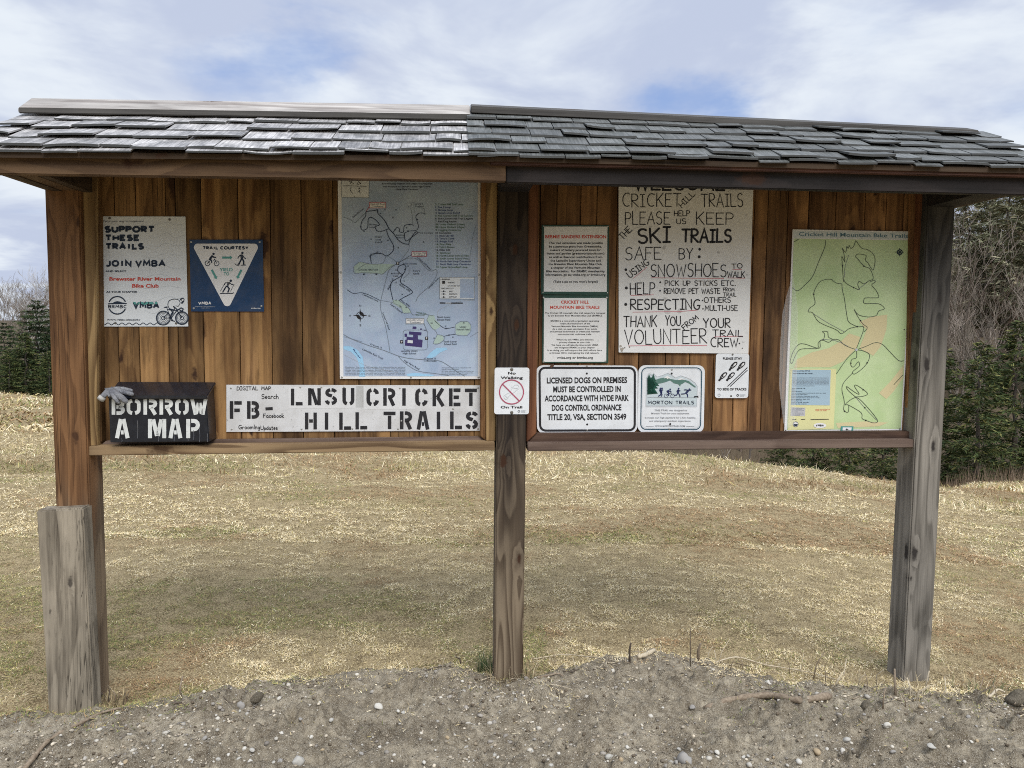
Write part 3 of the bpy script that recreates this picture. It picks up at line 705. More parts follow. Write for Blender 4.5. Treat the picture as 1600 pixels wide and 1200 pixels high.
# ------------------------------------------------------------------ signs: drawn where they stand on the board plane
_tx = {}
def font_mesh(s, bold):
    key = (s, round(bold, 4))
    if key not in _tx:
        c = bpy.data.curves.new('lettering', 'FONT'); c.body = s; c.offset = min(bold, 0.030); c.resolution_u = 3
        o = bpy.data.objects.new('lettering', c); COL.objects.link(o)
        dg = bpy.context.evaluated_depsgraph_get(); dg.update()
        me = bpy.data.meshes.new_from_object(o.evaluated_get(dg))
        V = np.array([v.co[:2] for v in me.vertices]).reshape(-1, 2); Fc = [tuple(p.vertices) for p in me.polygons]
        bpy.data.objects.remove(o); bpy.data.curves.remove(c); bpy.data.meshes.remove(me)
        _tx[key] = (V, Fc)
    return _tx[key]
def arc(cx, cy, rx, ry, a0, a1, n=9):
    return [(cx+rx*math.cos(R(a0+(a1-a0)*i/(n-1))), cy+ry*math.sin(R(a0+(a1-a0)*i/(n-1)))) for i in range(n)]
def smooth_line(p, sub=4):
    p = [Vector(q).to_2d() for q in p]; o = []
    for i in range(len(p)-1):
        a, b, c, d = p[max(i-1, 0)], p[i], p[i+1], p[min(i+2, len(p)-1)]
        for k in range(sub):
            t = k/sub
            o.append(tuple(0.5*((2*b)+(c-a)*t+(2*a-5*b+4*c-d)*t*t+(3*b-a-3*c+d)*t**3)))
    o.append(tuple(p[-1])); return o
def ribbon(pts, w, closed=False):
    pts = [Vector(p).to_2d() for p in pts]
    q = [pts[0]]
    for p in pts[1:]:
        if (p-q[-1]).length > 1e-4: q.append(p)
    pts = q; n = len(pts)
    if n < 2: return [], []
    vs = []
    for i in range(n):
        if closed: a, b = pts[i-1], pts[(i+1) % n]; d0 = (pts[i]-a).normalized(); d1 = (b-pts[i]).normalized()
        else:
            d0 = (pts[i]-pts[i-1]).normalized() if i > 0 else (pts[1]-pts[0]).normalized()
            d1 = (pts[i+1]-pts[i]).normalized() if i < n-1 else d0
        t = d0+d1
        if t.length < 1e-3: t = d1
        t.normalize(); nn = Vector((-t.y, t.x)); k = 1/max(0.45, nn.dot(Vector((-d1.y, d1.x))))
        vs += [tuple(pts[i]+nn*w*0.5*k), tuple(pts[i]-nn*w*0.5*k)]
    fs = [(2*i, 2*i+1, 2*i+3, 2*i+2) for i in range(n-1)]
    if closed: fs.append((2*n-2, 2*n-1, 1, 0))
    return vs, fs
def rrect(x0, y0, x1, y1, r, n=6):
    return (arc(x0+r, y0+r, r, r, 180, 270, n)+arc(x1-r, y0+r, r, r, 270, 360, n)+arc(x1-r, y1-r, r, r, 0, 90, n)+arc(x0+r, y1-r, r, r, 90, 180, n))
def warpq(quad):
    """bilinear map of a unit square (0..1, y down) to four px corners tl, tr, br, bl"""
    a, b, c, d = [Vector(q).to_2d() for q in quad]
    return lambda x, y: tuple(a*(1-x)*(1-y)+b*x*(1-y)+c*x*y+d*(1-x)*y)
def rquad(quad, rx, ry, n=6):
    f = warpq(quad); return [f(*p) for p in arc(rx, ry, rx, ry, 180, 270, n)+arc(1-rx, ry, rx, ry, 270, 360, n)+arc(1-rx, 1-ry, rx, ry, 0, 90, n)+arc(rx, 1-ry, rx, ry, 90, 180, n)]
# one stroke handwriting: cap height 1, y up
A_ = arc
HAND = {
 'A': (.72, [[(0, 0), (.36, 1), (.72, 0)], [(.14, .36), (.58, .36)]]), 'B': (.6, [[(0, 0), (0, 1)], [(0, 1)]+A_(.28, .76, .28, .24, 90, -90, 7)+[(0, .52)], [(0, .52)]+A_(.3, .26, .3, .26, 90, -90, 7)+[(0, 0)]]),
 'C': (.66, [A_(.4, .5, .4, .5, 55, 300, 12)]), 'D': (.65, [[(0, 0), (0, 1)], [(0, 1)]+A_(.2, .5, .45, .5, 85, -85, 9)+[(0, 0)]]),
 'E': (.55, [[(.55, 1), (0, 1), (0, 0), (.55, 0)], [(0, .53), (.42, .53)]]), 'F': (.55, [[(.55, 1), (0, 1), (0, 0)], [(0, .53), (.42, .53)]]),
 'G': (.7, [A_(.4, .5, .4, .5, 55, 300, 12)+[(.68, .4), (.42, .4)]]), 'H': (.62, [[(0, 0), (0, 1)], [(.62, 0), (.62, 1)], [(0, .5), (.62, .5)]]),
 'I': (.42, [[(.21, 0), (.21, 1)], [(0, 1), (.42, 1)], [(0, 0), (.42, 0)]]), 'i': (.12, [[(.06, 0), (.06, 1)]]), 'J': (.5, [[(.45, 1), (.45, .2)]+A_(.22, .2, .23, .2, 0, -160, 6)]),
 'K': (.6, [[(0, 0), (0, 1)], [(.58, 1), (0, .42)], [(.16, .56), (.6, 0)]]), 'L': (.52, [[(0, 1), (0, 0), (.52, 0)]]),
 'M': (.78, [[(0, 0), (.08, 1), (.39, .35), (.7, 1), (.78, 0)]]), 'N': (.64, [[(0, 0), (0, 1), (.62, 0), (.64, 1)]]), 'O': (.78, [A_(.39, .5, .39, .5, 90, 450, 15)]),
 'P': (.56, [[(0, 0), (0, 1)]+A_(.28, .74, .28, .26, 90, -90, 7)+[(0, .48)]]), 'R': (.6, [[(0, 0), (0, 1)]+A_(.28, .75, .28, .25, 90, -90, 7)+[(0, .5), (.6, 0)]]),
 'S': (.58, [A_(.3, .75, .27, .25, 40, 250, 9)+A_(.28, .25, .28, .27, 75, -150, 9)]), 'T': (.66, [[(0, 1), (.66, 1)], [(.33, 1), (.33, 0)]]),
 'U': (.62, [[(0, 1), (0, .3)]+A_(.31, .3, .31, .3, 180, 360, 8)+[(.62, 1)]]), 'V': (.68, [[(0, 1), (.34, 0), (.68, 1)]]), 'W': (.92, [[(0, 1), (.23, 0), (.46, .8), (.69, 0), (.92, 1)]]),
 'Y': (.64, [[(0, 1), (.32, .5), (.64, 1)], [(.32, .5), (.3, 0)]]), '-': (.4, [[(0, .45), (.4, .45)]]), '.': (.14, [[(.02, .02), (.1, .02)]]), ' ': (.42, []), ':': (.2, []),
 'a': (.46, [A_(.2, .28, .2, .28, 60, 360, 9)+[(.42, .5), (.42, .1), (.48, 0)]]), 'b': (.42, [[(0, 1), (0, 0)], A_(.2, .27, .21, .27, 180, -180, 9)]), 'c': (.4, [A_(.23, .28, .22, .28, 50, 310, 9)]),
 'd': (.44, [A_(.2, .28, .2, .28, 0, 360, 9), [(.42, 1), (.42, 0)]]), 'e': (.42, [[(.02, .28), (.4, .3)]+A_(.21, .28, .2, .28, 10, 310, 9)]), 'h': (.42, [[(0, 1), (0, 0)], [(0, .35)]+A_(.2, .35, .2, .2, 170, 0, 5)+[(.4, 0)]]),
 'k': (.4, [[(0, 1), (0, 0)], [(.36, .55), (0, .25), (.4, 0)]]), 'm': (.66, [[(0, .55), (0, 0)], [(0, .35)]+A_(.16, .38, .16, .18, 170, 0, 5)+[(.32, 0)], [(.32, .35)]+A_(.48, .38, .16, .18, 170, 0, 5)+[(.64, 0)]]),
 'n': (.4, [[(0, .55), (0, 0)], [(0, .35)]+A_(.18, .36, .18, .2, 170, 0, 5)+[(.38, 0)]]), 'o': (.44, [A_(.22, .28, .22, .28, 90, 450, 10)]), 'p': (.42, [[(0, .55), (0, -.38)], A_(.2, .27, .21, .27, 180, -180, 9)]),
 'r': (.34, [[(0, .55), (0, 0)], [(0, .35)]+A_(.18, .36, .18, .2, 170, 30, 5)]), 's': (.36, [A_(.19, .42, .15, .14, 40, 250, 6)+A_(.17, .14, .18, .15, 75, -150, 6)]), 't': (.3, [[(.14, .85), (.14, 0), (.28, 0)], [(0, .58), (.3, .58)]]),
 'g': (.44, [A_(.2, .28, .2, .28, 0, 360, 9), [(.42, .52), (.42, -.2)]+A_(.22, -.2, .2, .18, 0, -150, 5)]), 'u': (.42, [[(0, .55), (0, .15)]+A_(.2, .18, .2, .18, 180, 360, 6)+[(.4, .55), (.4, 0)]]), 'w': (.6, [[(0, .55), (.15, 0), (.3, .5), (.45, 0), (.6, .55)]]),
}
# stencil letters: centre lines of strokes 0.2 wide with the bridges left open; box .62 x 1
t_ = .1
STEN = {
 'L': [[(t_, 1), (t_, 0)], [(t_+.16, t_), (.62, t_)]], 'N': [[(t_, 0), (t_, 1)], [(.2, .97), (.46, .03)], [(.58, 0), (.58, 1)]],
 'S': [A_(.33, .73, .23, .17, 15, 88, 5), A_(.31, .73, .21, .17, 100, 265, 8)+[(.36, .53)], A_(.31, .28, .23, .18, 70, -80, 8), A_(.27, .28, .19, .18, -100, -178, 5)],
 'U': [[(t_, 1), (t_, .3)]+A_(.29, .3, .19, .2, 180, 255, 5), A_(.35, .3, .19, .2, 285, 360, 5)+[(.54, 1)]],
 'C': [A_(.35, .68, .21, .22, 0, 82, 5), A_(.29, .68, .19, .22, 98, 180, 5)+A_(.29, .32, .19, .22, 180, 262, 5), A_(.35, .32, .21, .22, 278, 360, 5)],
 'R': [[(t_, 0), (t_, 1)], [(.26, .9), (.36, .9)]+A_(.36, .7, .19, .2, 90, -90, 7)+[(.26, .5)], [(.36, .46), (.55, 0)]], 'I': [[(.3, 0), (.3, 1)]],
 'K': [[(t_, 0), (t_, 1)], [(.25, .48), (.54, 1)], [(.28, .5), (.56, 0)]], 'E': [[(t_, 0), (t_, 1)], [(.24, .9), (.6, .9)], [(.24, .5), (.52, .5)], [(.24, t_), (.6, t_)]],
 'T': [[(.0, .9), (.62, .9)], [(.31, .77), (.31, 0)]], 'H': [[(t_, 0), (t_, 1)], [(.54, 0), (.54, 1)], [(.23, .5), (.42, .5)]], 'A': [[(t_-.02, 0), (.25, 1)], [(.37, 1), (.56, 0)], [(.26, .3), (.38, .3)]],
 'F': [[(t_, 0), (t_, 1)], [(.24, .9), (.62, .9)], [(.24, .48), (.52, .48)]], 'B': [[(t_, 0), (t_, 1)], [(.24, .9), (.36, .9)]+A_(.36, .71, .17, .19, 90, -80, 7), [(.24, t_), (.36, t_)]+A_(.36, .29, .19, .19, -90, 80, 7), [(.24, .5), (.34, .5)]],
 'O': [A_(.27, .68, .19, .22, 98, 180, 5)+A_(.27, .32, .19, .22, 180, 262, 5), A_(.35, .32, .19, .22, 278, 360, 5)+A_(.35, .68, .19, .22, 0, 82, 5)],
 'W': [[(.06, 1), (.2, 0)], [(.22, .05), (.32, .75)], [(.36, .75), (.44, .05)], [(.48, 0), (.6, 1)]], 'M': [[(.09, 0), (.09, 1)], [(.2, .98), (.33, .12)], [(.36, .12), (.48, .98)], [(.58, 0), (.58, 1)]],
 'P': [[(t_, 0), (t_, 1)], [(.24, .9), (.36, .9)]+A_(.36, .68, .19, .22, 90, -90, 7)+[(.24, .46)]], '-': [[(.0, .5), (.5, .5)]],
}
SCREW_ME = {}
class Sign:
    def __init__(s, name, label, cat, quad, v, mat, thick=0.003, r=(0, 0), tf=(0, 0, 1), group=None, plate='plate', bevel=0.0, bend=None):
        s.tf = tf; s.v = v
        s.quad = [s.P(*q) for q in quad]
        out = s.quad if r[0] == 0 else rquad(s.quad, *r)
        mid = K(sum(q[0] for q in s.quad)/4, max(q[1] for q in s.quad), v)
        s.o = mid; s.vf = v-thick; s.parts = {}
        base = KW((mid.x, v, mid.z))
        s.root = thing(name, label, cat, base, YAW, group)
        mb = MB(); n = len(out)
        f = [s.loc(q, 0) for q in out]; bk = [(p[0], 0.0, p[2]) for p in f]
        mb.add(f+bk, [tuple(range(n)), tuple(range(2*n-1, n-1, -1))]+[(i, n+i, n+(i+1) % n, (i+1) % n) for i in range(n)])
        s.plate = mb.build(plate, mat, s.root)
    def P(s, x, y): return (s.tf[0]+x/s.tf[2], s.tf[1]+y/s.tf[2])
    def loc(s, q, layer):
        vv = s.vf-0.0006*layer; p = K(q[0], q[1], vv); return (p.x-s.o.x, vv-s.v, p.z-s.o.z)
    def put(s, part, mat, vs, fs, layer):
        if not vs: return
        s.parts.setdefault(part, []).append((mat, [s.loc(s.P(*v), layer) for v in vs], fs))
    def poly(s, part, mat, pts, layer=1): s.put(part, mat, pts, [tuple(range(len(pts)))], layer)
    def line(s, part, mat, pts, w, layer=2, closed=False, sm=False):
        if sm: pts = smooth_line(pts)
        s.put(part, mat, *ribbon(pts, w, closed), layer)
    def ring(s, part, mat, cx, cy, r, w, layer=2, ry=None, a0=0, a1=360, n=28):
        pts = arc(cx, cy, r, ry or r, a0, a1, n)
        if a1-a0 >= 360: s.line(part, mat, pts[:-1], w, layer, True)
        else: s.line(part, mat, pts, w, layer)
    def disc(s, part, mat, cx, cy, r, layer=2, n=16, ry=None): s.poly(part, mat, arc(cx, cy, r, ry or r, 0, 360, n+1)[:-1], layer)
    def text(s, part, mat, txt, x0, y0, x1, cap, bold=0.0, layer=2, y1=None, jit=0):
        V, Fc = font_mesh(txt, bold)
        if len(V) == 0: return
        y1 = y0 if y1 is None else y1
        L = math.hypot(x1-x0, y1-y0); dx, dy = (x1-x0)/L, (y1-y0)/L
        mn, mx = V[:, 0].min(), V[:, 0].max(); kx = L/(mx-mn); ky = cap/(0.70+bold)
        X = (V[:, 0]-mn)*kx; Y = V[:, 1]*ky
        pts = np.stack([x0+X*dx+Y*dy, y0+X*dy-Y*dx], -1)
        s.put(part, mat, [tuple(p) for p in pts], Fc, layer)
    def hand(s, part, mat, txt, x0, y0, x1, cap, w, layer=2, y1=None, jit=0.03):
        y1 = y0 if y1 is None else y1
        q = random.Random(txt+str(x0)); tot = sum(HAND[c][0]+0.2 for c in txt)-0.2
        L = math.hypot(x1-x0, y1-y0); dx, dy = (x1-x0)/L, (y1-y0)/L; kx = L/tot; x = 0
        for ch in txt:
            wd, st = HAND[ch]; jy = q.uniform(-jit, jit)*cap; sh = q.uniform(-jit, jit)*1.5; hs = 1+q.uniform(-jit, jit)*2
            for ln in st:
                pts = []
                for a, b_ in ln:
                    X = (x+a+sh*b_)*kx; Y = b_*cap*hs+jy
                    pts.append((x0+X*dx+Y*dy, y0+X*dy-Y*dx))
                s.line(part, mat, pts, w, layer)
                for e in (pts[0], pts[-1]): s.disc(part, mat, e[0], e[1], w*0.5, layer, 8)
            x += wd+0.2
    def block(s, part, mat, txt, x0, y0, x1, cap, wk=0.21, layer=2, gap=0.30):
        w = cap*wk; tot = sum(HAND[c][0]+gap for c in txt)-gap; kx = (x1-x0-w)/tot; x = 0
        for ch in txt:
            for ln in HAND[ch][1]: s.line(part, mat, [(x0+w/2+(x+a)*kx, y0-w/2-b_*(cap-w)) for a, b_ in (ln if ch != 'I' else ln)] if not (ch == 'I' and ln[0][1] == ln[1][1]) else [(x0, y0), (x0, y0)], w, layer)
            x += HAND[ch][0]+gap
    def stencil(s, part, mat, ch, x0, y0, x1, y1, wk=0.2, layer=2, slant=0.0):
        bw = x1-x0; bh = y1-y0; w = wk*bh*0.80
        for ln in STEN[ch]:
            s.line(part, mat, [(x0+a/.62*bw+slant*(1-b_), y1-b_*bh) for a, b_ in ln], min(w, 0.36*bw), layer)
    def screw(s, x, y, r=1.3, mat=None, name='screw', layer=1):
        q = s.P(x, y); p = s.loc(q, 0); rad = r*3.4/FPX
        key = (mat.name, round(rad, 4))
        if key not in SCREW_ME:
            bm = bmesh.new(); bmesh.ops.create_uvsphere(bm, u_segments=12, v_segments=6, radius=rad)
            for v in bm.verts: v.co = Vector((v.co.x, v.co.z*0.35 if v.co.z < 0 else v.co.z*0.2, v.co.y))
            for v in bm.verts:
                if v.co.y < -rad*0.30: v.co.y += rad*0.12
            for f in bm.faces: f.smooth = True
            bmesh.ops.recalc_face_normals(bm, faces=bm.faces)
            me = bpy.data.meshes.new(name); bm.to_mesh(me); bm.free(); me.materials.append(mat); SCREW_ME[key] = me
        o = bpy.data.objects.new(name, SCREW_ME[key]); COL.objects.link(o); o.parent = s.root; o.location = (p[0], p[1]-0.0008, p[2])
    def done(s):
        for part, items in s.parts.items():
            me = bpy.data.meshes.new(part); vs = []; fs = []; mi = []; ms = []
            for mat, v, f in items:
                if mat not in ms: ms.append(mat)
                b0 = len(vs); vs += v; fs += [tuple(i+b0 for i in q) for q in f]; mi += [ms.index(mat)]*len(f)
            me.from_pydata(vs, [], fs)
            for m_ in ms: me.materials.append(m_)
            me.polygons.foreach_set('material_index', mi); me.update()
            link(part, me, None, s.root)
INK = flat('black_ink', (0.022, 0.022, 0.026), 0.55, 0.25, 0.03)
NAVY = flat('navy_ink', (0.018, 0.032, 0.06), 0.55, 0.25, 0.03)
RED = flat('red_ink', (0.60, 0.085, 0.06), 0.55, 0.25, 0.03)
PINK = flat('pink_line', (0.60, 0.16, 0.20), 0.6, 0.2, 0.03)
DKRED = flat('faded_red_line', (0.42, 0.08, 0.14), 0.6, 0.2, 0.03)
TEAL = flat('teal_ink', (0.10, 0.34, 0.31), 0.55, 0.25, 0.03)
WHITE = flat('white_print', (0.80, 0.80, 0.80), 0.5, 0.3, 0.05)
GREYI = flat('grey_ink', (0.22, 0.23, 0.25), 0.6, 0.2, 0.03)
LGREY = flat('light_grey_ink', (0.50, 0.53, 0.56), 0.6, 0.2, 0.03)
GREEN = flat('dark_green_paint', (0.014, 0.062, 0.045), 0.45, 0.4, 0.05)
BLUE = flat('blue_plate', (0.006, 0.040, 0.115), 0.4, 0.4, 0.08)
ALU = flat('white_metal_sheet', (0.76, 0.79, 0.82), 0.38, 0.4, 0.10)
ALU2 = flat('scuffed_metal_sheet', (0.66, 0.67, 0.68), 0.42, 0.45, 0.20, 0.0, 7.0)
PAPER = flat('poster_paper', (0.73, 0.77, 0.80), 0.5, 0.3, 0.05)
BOARD = flat('painted_white_board', (0.78, 0.785, 0.78), 0.6, 0.25, 0.07, 0.0, 6.0)
ZINC = flat('zinc_screw', (0.42, 0.42, 0.40), 0.4, 0.5, 0.1, 0.6)
DARKZ = flat('dull_screw', (0.16, 0.15, 0.13), 0.5, 0.5, 0.1, 0.5)

# ---- trail support poster
s = Sign('support_poster', 'white trail support poster with a cyclist drawing, at the upper left of the left bay', 'poster', [(40, 103), (798, 105), (823, 1086), (70, 1087)], -0.002, PAPER, 0.002, tf=(150, 320, 5.714))
T = lambda *a, **k: s.text('lettering', *a, **k)
T(GREYI, 'Pedal your way to happiness!', 66, 155, 424, 17, 0.012)
for i, (wd, x1, y0, y1) in enumerate((('SUPPORT', 527, 187, 250), ('THESE', 392, 265, 325), ('TRAILS', 430, 341, 401))): s.block('lettering', NAVY, wd, 75+i*3, y1, x1, y1-y0, 0.31)
s.block('lettering', NAVY, 'JOIN', 85, 554, 318, 62, 0.27); s.block('lettering', NAVY, 'VMBA', 348, 554, 622, 62, 0.25)
T(NAVY, 'AND SELECT', 84, 600, 270, 15, 0.03)
T(RED, 'Brewster River', 119, 676, 505, 32, 0.03); T(RED, 'Mountain', 524, 676, 754, 32, 0.022); T(RED, 'Bike Club', 322, 738, 559, 32, 0.03)
T(NAVY, 'AS YOUR CHAPTER', 91, 785, 370, 16, 0.03)
T(NAVY, 'WWW.VMBA.ORG/JOIN/', 97, 1034, 395, 15, 0.012)
for a0, a1 in ((22, 158), (205, 335)): s.ring('emblem', NAVY, 190, 897, 78, 11, 2, None, -a1, -a0)
s.poly('emblem', NAVY, [(105, 880), (150, 876), (165, 866), (190, 860), (212, 864), (235, 872), (275, 878), (275, 886), (105, 888)])
s.block('emblem', NAVY, 'BRMBC', 107, 924, 275, 31, 0.2)
s.block('emblem', NAVY, 'VMBA', 328, 927, 566, 60, 0.26)
for i, a in enumerate((331, 392, 462, 517)): pass
for pts in ([(328, 868), (352, 868), (361, 892), (377, 868), (394, 868), (385, 890), (344, 890)], [(402, 868), (422, 868), (434, 886), (446, 868), (466, 868), (466, 882), (440, 894), (402, 884)], [(474, 868), (508, 868), (516, 878), (512, 890), (474, 884)], [(528, 868), (546, 868), (551, 880), (536, 890), (524, 880)]):
    s.poly('emblem', TEAL, pts, 3)
DR = lambda pts, w=5, c=False: s.line('cyclist_drawing', NAVY, pts, w, 2, c, True)
for cx in (601, 767):
    for r_, w_ in ((62, 9), (53, 4), (43, 3), (30, 3), (16, 7)): s.ring('cyclist_drawing', NAVY, cx, 1011, r_ if cx < 700 else r_*0.92, w_, 2)
DR([(641, 895), (650, 860), (690, 842), (735, 848), (752, 872)], 6); DR([(641, 895), (655, 925), (700, 935), (690, 905)], 6); DR([(752, 872), (735, 905), (712, 900)], 5)
s.poly('cyclist_drawing', NAVY, [(748, 850), (757, 832), (778, 828), (790, 842), (788, 862), (772, 884), (756, 880), (770, 858)]); s.poly('cyclist_drawing', WHITE, [(765, 845), (778, 840), (784, 850), (772, 862)], 3)
s.poly('cyclist_drawing', NAVY, [(606, 912), (636, 906), (640, 918), (612, 922)])
for pts, w_ in (([(632, 918), (648, 965), (601, 1011)], 6), ([(648, 965), (672, 1010), (601, 1011)], 6), ([(640, 935), (720, 945), (672, 1010)], 8), ([(718, 935), (767, 1011)], 8), ([(690, 905), (730, 940), (760, 920), (778, 930), (770, 950), (745, 940)], 10), ([(655, 925), (690, 965), (660, 1005), (690, 1038)], 9), ([(700, 935), (668, 980), (675, 1020)], 8), ([(668, 1032), (705, 1040)], 9)): s.line('cyclist_drawing', NAVY, pts, w_, 2)
s.line('wave_line', NAVY, [(75+i*9, 1063+9*math.cos(i*0.9)) for i in range(57)], 6, 2)
for k in range(9):
    y = 180+k*95; s.line('contour_print', LGREY, smooth_line([(440+30*math.sin(k*2.0), y), (520, y+30*math.sin(k)), (620+30*math.cos(k), y-25), (700, y+22*math.sin(k*1.7)), (790, y-6)], 6), 1.8, 1)
for x, y in ((122, 120), (657, 132), (174, 1056), (716, 1058)): s.screw(x, y, 1.9, DARKZ)
s.done()

# ---- trail courtesy plate
s = Sign('courtesy_sign', 'square blue plate with a white upside down triangle of trail users', 'sign', [(60, 45), (1205, 45), (1225, 1168), (85, 1166)], -0.002, BLUE, 0.003, tf=(290, 370, 10))
tri = arc(188, 165, 58, 58, 150, 270, 8)+arc(1072, 165, 58, 58, 270, 390, 8)+arc(650, 1022, 62, 62, 30, 150, 8)
s.poly('triangle', WHITE, tri, 1)
s.block('lettering', NAVY, 'TRAIL', 265, 200, 512, 54, 0.29); s.block('lettering', NAVY, 'COURTESY', 540, 200, 985, 54, 0.29)
for tx, x0, x1, y in (('YIELD', 530, 736, 537), ('TO', 595, 680, 603)): s.text('lettering', TEAL, tx, x0, y, x1, 50, 0.025)
PG = lambda pts, w=22: (s.line('pictogram', NAVY, pts, w, 2), [s.disc('pictogram', NAVY, p[0], p[1], w/2, 2, 10) for p in pts])
for cx in (342, 484): s.ring('pictogram', NAVY, cx, 415, 38, 11)
s.disc('pictogram', NAVY, 436, 268, 19); PG([(385, 335), (418, 300), (440, 318), (468, 322)], 20); s.poly('pictogram', NAVY, [(362, 345), (402, 288), (438, 300), (402, 350), (418, 372), (415, 412), (395, 412), (398, 380), (360, 362)]); PG([(440, 372), (455, 350), (484, 415)], 10); PG([(342, 415), (372, 385)], 12)
s.disc('pictogram', NAVY, 888, 253, 19); s.poly('pictogram', NAVY, [(850, 280), (880, 272), (902, 285), (900, 340), (860, 348), (856, 320)]); PG([(852, 290), (822, 318), (818, 335)], 15); PG([(900, 305), (918, 330), (938, 340)], 14); PG([(876, 340), (852, 390), (832, 425)], 24); PG([(888, 345), (905, 380), (908, 428)], 24)
s.line('pictogram', NAVY, [(765, 422), (800, 448), (830, 452), (838, 438), (812, 430)], 9, 2, True); s.line('pictogram', NAVY, [(862, 445), (895, 452), (925, 452), (938, 440), (915, 432)], 9, 2, True)
s.disc('pictogram', NAVY, 706, 687, 20); s.poly('pictogram', NAVY, [(622, 712), (690, 705), (698, 720), (672, 770), (640, 775), (652, 725), (620, 728)]); PG([(622, 720), (600, 752)], 14); PG([(690, 718), (715, 742), (757, 752)], 14); PG([(648, 770), (682, 810), (662, 862)], 22); PG([(635, 775), (608, 818), (582, 862)], 20)
s.line('pictogram', NAVY, [(600, 750), (542, 852)], 7); s.line('pictogram', NAVY, [(750, 752), (700, 858)], 7); PG([(545, 885), (735, 883), (746, 874)], 14)
def arrow(p, q, w):
    a, b_ = Vector(p), Vector(q); d = (b_-a).normalized(); n_ = Vector((-d.y, d.x)); h = b_-d*w*1.15
    s.poly('arrow', TEAL, [tuple(x) for x in (a+n_*w*.5, h+n_*w*.5, h+n_*w*1.05, b_, h-n_*w*1.05, h-n_*w*.5, a-n_*w*.5)], 2)
arrow((570, 325), (730, 325), 32); arrow((408, 515), (485, 660), 32); arrow((872, 515), (803, 655), 32)
s.block('lettering', WHITE, 'VMBA', 198, 1060, 402, 46, 0.24); s.text('lettering', LGREY, 'VERMONT MOUNTAIN BIKE ASSOC', 145, 1098, 462, 11, 0.01); s.text('lettering', LGREY, 'VMBA 20TH', 235, 1118, 380, 10, 0.01)
s.text('lettering', WHITE, 'vmba.org', 1020, 1122, 1170, 18, 0.04)
for x, y in ((88, 80), (1158, 80), (128, 1118), (1185, 1082)): s.screw(x, y, 1.7, ZINC)
s.done()

# ---- trail system map of the left bay
MAPB = None
m, t, b = principled('map_print'); tc = t.new('ShaderNodeTexCoord')
n_ = t.noise(t.scale(tc.outputs['Object'], (5, 5, 5)), 1.0, 5, 0.6, 0.6); n2_ = t.noise(tc.outputs['Object'], 26, 4, 0.6, 1.2)
c_ = t.mix(t.rng(n_, 0.38, 0.62), (0.35, 0.45, 0.61), (0.48, 0.585, 0.715)); c_ = t.mix(t.rng(n2_, 0.46, 0.54, 0, 0.35), c_, (0.44, 0.50, 0.66))
t.set(b, 'Base Color', c_); t.set(b, 'Roughness', 0.3); t.set(b, 'Specular IOR Level', 0.4); MAPB = m
MGREEN = flat('pale_map_green', (0.44, 0.57, 0.52), 0.4, 0.3, 0.03); MWATER = flat('map_water', (0.35, 0.62, 0.86), 0.4, 0.3, 0.03); MPURP = flat('map_purple', (0.055, 0.04, 0.16), 0.4, 0.3, 0.03)
MLINE = flat('map_trail_line', (0.03, 0.045, 0.08), 0.5, 0.3, 0.02); MROAD = flat('map_road_line', (0.20, 0.24, 0.29), 0.5, 0.3, 0.02); MGTXT = flat('map_green_text', (0.09, 0.17, 0.11), 0.5, 0.3, 0.02); MBTXT = flat('map_blue_text', (0.03, 0.06, 0.19), 0.5, 0.3, 0.02)
s = Sign('trail_map', 'large blue grey ski trail map with a white border in the left bay', 'map', [(108, -40), (1481, -30), (1484, 1983), (130, 1981)], -0.004, WHITE, 0.003, tf=(510, 270, 6.154))
Y2 = 984.6                                   # the lower crop starts 984.6 crop units further down
s.poly('map_sheet', MAPB, [(143, -20), (1455, -20), (1458, 1956), (164, 1956)], 1)
s.poly('inset', PAPER, [(148, -10), (413, -10), (408, 240), (146, 236)], 2); s.line('inset', MROAD, [(148, -10), (413, -10), (408, 240), (146, 236)], 4, 3, True)
for pts in ([(215, 80), (235, 90), (250, 75)], [(225, 110), (240, 92), (262, 105)], [(290, 110), (310, 85), (330, 105), (300, 112)], [(235, 140), (232, 175), (245, 190), (255, 200)], [(310, 150), (318, 175), (300, 190)], [(318, 175), (325, 200)], [(165, 125), (385, 130)]): s.line('inset', INK, pts, 5, 3)
s.disc('inset', INK, 240, 68, 7, 3); s.disc('inset', INK, 318, 148, 6, 3); s.disc('inset', INK, 272, 230, 4, 3)
for tx, x0, x1, y in (('A community inspired and created recreational', 533, 1015, 112), ('trail network at Lamoille Union High School', 543, 1000, 140), ('Hyde Park, Vermont', 668, 880, 166)): s.text('lettering', INK, tx, x0, y, x1, 15, 0.012, 3)
leg = ['2. Cricket Hill Trail Loop', '1. Zoe 3 Loop', '3. Shrimp Loop', '4. Stream Loop Cutoff', '5. Five Corners Hill Trail (Lower)', '6. Five Corners Hill Trail (Upper)', '7. Red Dog Return', '8A. Lower Outback (Lower)', '8B. Upper Outback (Upper)', '9. Logging Connector', '10. Corkscrew', '11. Back Up Hill', '12. Tony\'s Climb', '13. Bridge Trail', '14. Pine Alley', '15. Tyler\'s Return', '16. Killer Hill', '17. Gateway', '18. North Lower School Field', '19. South Lower School Field', '20. North Field Loop Connector', '21. South Field Loop Connector', '22. Upper Schoolfield Loop']
lw = [270, 150, 170, 240, 360, 360, 205, 285, 290, 255, 155, 175, 185, 170, 155, 185, 140, 150, 320, 320, 345, 345, 310]
lc = [MGTXT, MBTXT, MBTXT, MBTXT, MGTXT, INK, INK, MGTXT, MGTXT, MGTXT, INK, MBTXT, MBTXT, MBTXT, MGTXT, MGTXT, INK, MGTXT, MGTXT, MGTXT, MBTXT, MBTXT, MGTXT]
